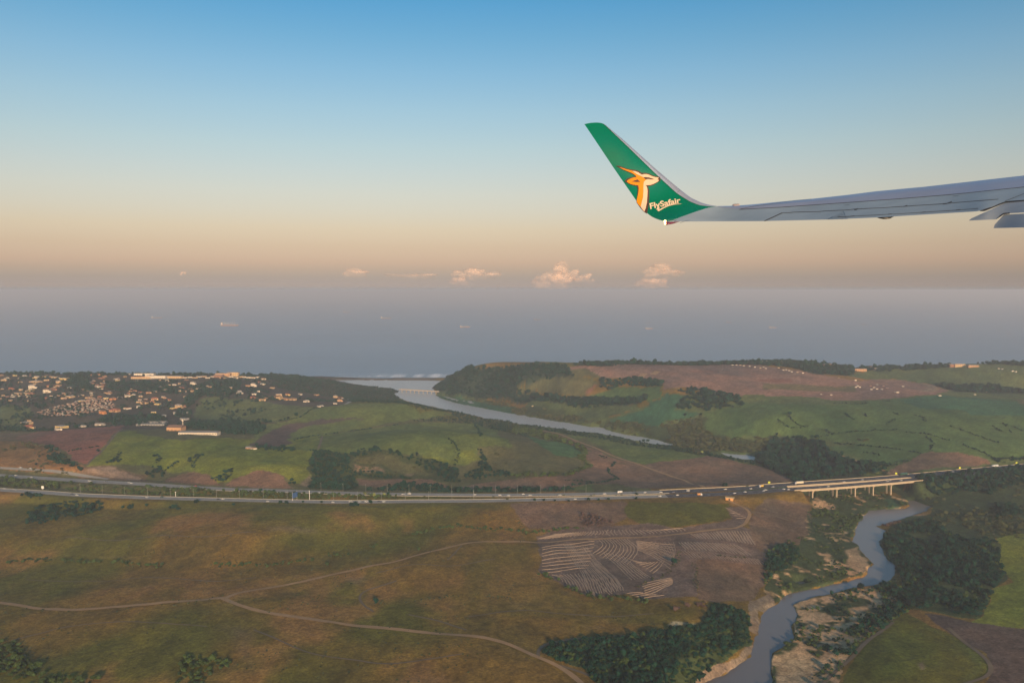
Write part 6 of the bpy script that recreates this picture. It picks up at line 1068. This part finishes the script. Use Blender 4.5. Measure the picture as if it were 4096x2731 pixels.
# fairings, beacon stub, wicks, light
def blob(name, P, m, depth=.25, lift=0.0, parent=None, steps=5):
    P = np.asarray(P, float); c_ = P.mean(0); V = []; n = len(P)
    for k in range(steps+1):
        a = k/steps*math.pi/2; V.append(A3(c_+(P-c_)*max(.03, math.cos(a)), lift+depth*math.sin(a)*.5))
    V2 = []
    for k in range(1, steps+1):
        a = k/steps*math.pi/2; V2.append(A3(c_+(P-c_)*max(.03, math.cos(a)), lift-depth*math.sin(a)*.5))
    VV = np.concatenate(V+V2); Fc = []
    for k in range(steps): Fc += [(k*n+i, k*n+(i+1) % n, (k+1)*n+(i+1) % n, (k+1)*n+i) for i in range(n)]
    r0 = 0
    for k in range(steps):
        r1 = (steps+1+k)*n; Fc += [(r0+(i+1) % n, r0+i, r1+i, r1+(i+1) % n) for i in range(n)]; r0 = r1
    Fc += [tuple(steps*n+i for i in range(n)), tuple((2*steps)*n+i for i in range(n))[::-1]]
    return amesh(name, VV, Fc, m, parent)
dk = mat('fairing_neutral_grey', (.22, .215, .225), .5)  # even neutral grey for the flap track fairing
blob('flap_track_fairing', K4((600, 618), (640, 632), (690, 641), (720, 642), (770, 634), (822, 606), (700, 600)), dk, .5, -.35); blob('antenna_fairing', K3((965, 362), (972, 349), (985, 342), (1030, 338), (1052, 341), (1056, 352), (1056, 366)), mat('small_pinkish_fairing', (.38, .30, .28), .6), .15, -.25)
lfair = blob('light_fairing', K2((1215, 1362), (1300, 1378), (1400, 1382), (1500, 1382), (1575, 1378), (1500, 1402), (1400, 1432), (1300, 1452), (1250, 1458), (1222, 1420)), mat('dark_red_lens', (.16, .03, .06), .25, coat=.6), .18, .02)
lit = mat('lit_position_lamp', (1, .8, .5), .3, emit=(1.0, .55, .22), estr=6.0)
for q_ in (K2((1205, 1362), (1225, 1345), (1250, 1348), (1262, 1368), (1255, 1392), (1230, 1400), (1212, 1388)), K2((1212, 1405), (1235, 1398), (1256, 1405), (1258, 1430), (1240, 1448), (1220, 1438))): blob('position_lamp', q_, lit, .08, .05, parent=lfair)
for q_ in (((1440, 1372), (1510, 1340)), ((1570, 1408), (1680, 1370), (1795, 1338))): seamline(K2(*q_), 1.5, 'static_wick', seam, lift=.08, taper=True)
seamline(K2((1230, 1352), (1450, 1322), (1540, 1302)), .7, 'panel_seam', mat('pale_green_seam', (.12, .32, .30)))
# ---- painted emblem and lettering on the winglet
def flat(name, P, m, lift, parent=None, sm=2, n=None):
    P = np.asarray(P, float)
    if sm:  # corner-keeping smoothing: insert points by Catmull-Rom
        Q = []; k = len(P)
        for i in range(k):
            p0, p1, p2, p3 = P[i-1], P[i], P[(i+1) % k], P[(i+2) % k]
            for t in (0, .25, .5, .75):
                q = .5*((2*p1)+(-p0+p2)*t+(2*p0-5*p1+4*p2-p3)*t*t+(-p0+3*p1-3*p2+p3)*t**3); Q.append(p1*(1-t)+p2*t if np.hypot(*(p2-p1)) < .5 else q)
        P = np.array(Q)
    from mathutils.geometry import tessellate_polygon
    Fc = [tuple(t) for t in tessellate_polygon([[Vector((a, b_, 0)) for a, b_ in P]])]; 
    bm = bmesh.new(); vs = [bm.verts.new((a, b_, 0)) for a, b_ in P]
    for t_ in Fc:
        try: bm.faces.new([vs[i] for i in t_])
        except ValueError: pass
    for _ in range(4):
        le = [e for e in bm.edges if e.calc_length() > 7]
        if not le: break
        bmesh.ops.subdivide_edges(bm, edges=le, cuts=1); bmesh.ops.triangulate(bm, faces=bm.faces[:])
    bm.verts.index_update(); V = A3([(v.co.x, v.co.y) for v in bm.verts], lift); Fc = [tuple(v.index for v in f.verts) for f in bm.faces]; bm.free()
    return amesh(name, V, Fc, m, parent, False)
dpl = lambda nme, c_: mat(nme, c_, .45, spec=.3)
brn, amb, pnk = dpl('emblem_brown', (.06, .035, .03)), dpl('emblem_amber', (.56, .20, .003)), dpl('emblem_cream', (.58, .41, .30))
flat('emblem_outline', K2((125, 135), (200, 132), (290, 160), (380, 195), (480, 215), (560, 222), (640, 248), (715, 292), (800, 290), (880, 310), (960, 350), (1030, 368), (1100, 376), (1128, 395), (1128, 470), (1105, 480), (1040, 520), (980, 560), (900, 585), (850, 590), (880, 680), (880, 850), (868, 1000), (845, 1120), (825, 1205), (765, 1170), (680, 1080), (590, 950), (597, 880), (610, 760), (622, 660), (600, 590), (480, 560), (400, 530), (320, 478), (380, 420), (440, 395), (520, 380), (565, 362), (500, 315), (400, 270), (300, 225), (210, 175)), brn, .012, parent=winglet, sm=0)
flat('emblem_amber', K2((205, 165), (290, 185), (380, 215), (485, 238), (520, 262), (600, 320), (700, 370), (770, 400), (830, 436), (790, 455), (762, 485), (752, 540), (748, 640), (745, 760), (735, 860), (710, 960), (690, 1050), (650, 1015), (597, 940), (605, 880), (635, 740), (645, 640), (635, 568), (560, 560), (480, 545), (420, 520), (372, 478), (420, 440), (480, 410), (540, 392), (600, 388), (570, 345), (500, 295), (400, 255), (300, 215)), amb, .016, parent=winglet, sm=0)
flat('emblem_brown', K2((482, 487), (550, 460), (618, 438), (650, 462), (685, 490), (620, 496)), brn, .020, parent=winglet, sm=0)
flat('emblem_cream', K2((495, 244), (560, 252), (630, 278), (712, 332), (760, 318), (820, 318), (880, 335), (950, 368), (1020, 385), (1085, 396), (1088, 412), (1058, 435), (1100, 456), (1060, 492), (980, 535), (900, 562), (830, 565), (810, 575), (830, 610), (842, 700), (838, 800), (828, 950), (800, 1080), (770, 1160), (685, 1052), (712, 950), (740, 840), (748, 700), (752, 540), (760, 490), (790, 458), (830, 436), (770, 400), (700, 365), (600, 318), (530, 268)), pnk, .018, parent=winglet, sm=0)
flat('emblem_brown', K2((742, 392), (800, 384), (870, 392), (940, 412), (1000, 434), (940, 440), (860, 430), (800, 436), (770, 412)), brn, .022, parent=winglet, sm=0); flat('emblem_brown', K2((1058, 435), (1090, 412), (1120, 395), (1126, 440), (1105, 462), (1085, 445)), brn, .022, parent=winglet, sm=0)
flat('emblem_brown', K2((790, 560), (830, 572), (880, 570), (850, 582), (832, 600)), brn, .022, parent=winglet, sm=0)
# lettering: built-in font, bent along its rising baseline
fc = bpy.data.curves.new('lettering', 'FONT'); fc.body = 'FlySafair'; fc.size = 1.0; fc.offset = .022; fc.space_character = .97; fc.resolution_u = 3
fo = bpy.data.objects.new('lettering', fc); COL.objects.link(fo); bpy.context.view_layer.update(); me_ = bpy.data.meshes.new_from_object(fo.evaluated_get(bpy.context.evaluated_depsgraph_get())); bpy.data.objects.remove(fo)
VV = np.array([v.co[:2] for v in me_.vertices]); x0, x1 = VV[:, 0].min(), VV[:, 0].max(); tt = (VV[:, 0]-x0)/(x1-x0)
ux = 903+tt*(1588-903); base = 1100-(tt*1.0)*150-0; hgt = 200-tt*30           # position in the enlarged view
slope = np.array([-.0, 0]); uu = ux-(VV[:, 1]*30); vv_ = base-VV[:, 1]*hgt*.92
V = A3(np.array(K2(*zip(uu, vv_))), .018); amesh('lettering', V, [tuple(p_.vertices) for p_ in me_.polygons], dpl('lettering_cream', (.60, .46, .34)), winglet, False)
flat('lettering_swoosh', K2((1075, 1050), (1110, 1055), (1102, 1108), (1200, 1055), (1320, 1010), (1450, 988), (1560, 980), (1620, 985), (1560, 990), (1450, 1000), (1330, 1028), (1220, 1075), (1120, 1135), (1088, 1152), (1062, 1138)), MATS['lettering_cream'], .020, parent=winglet, sm=0)
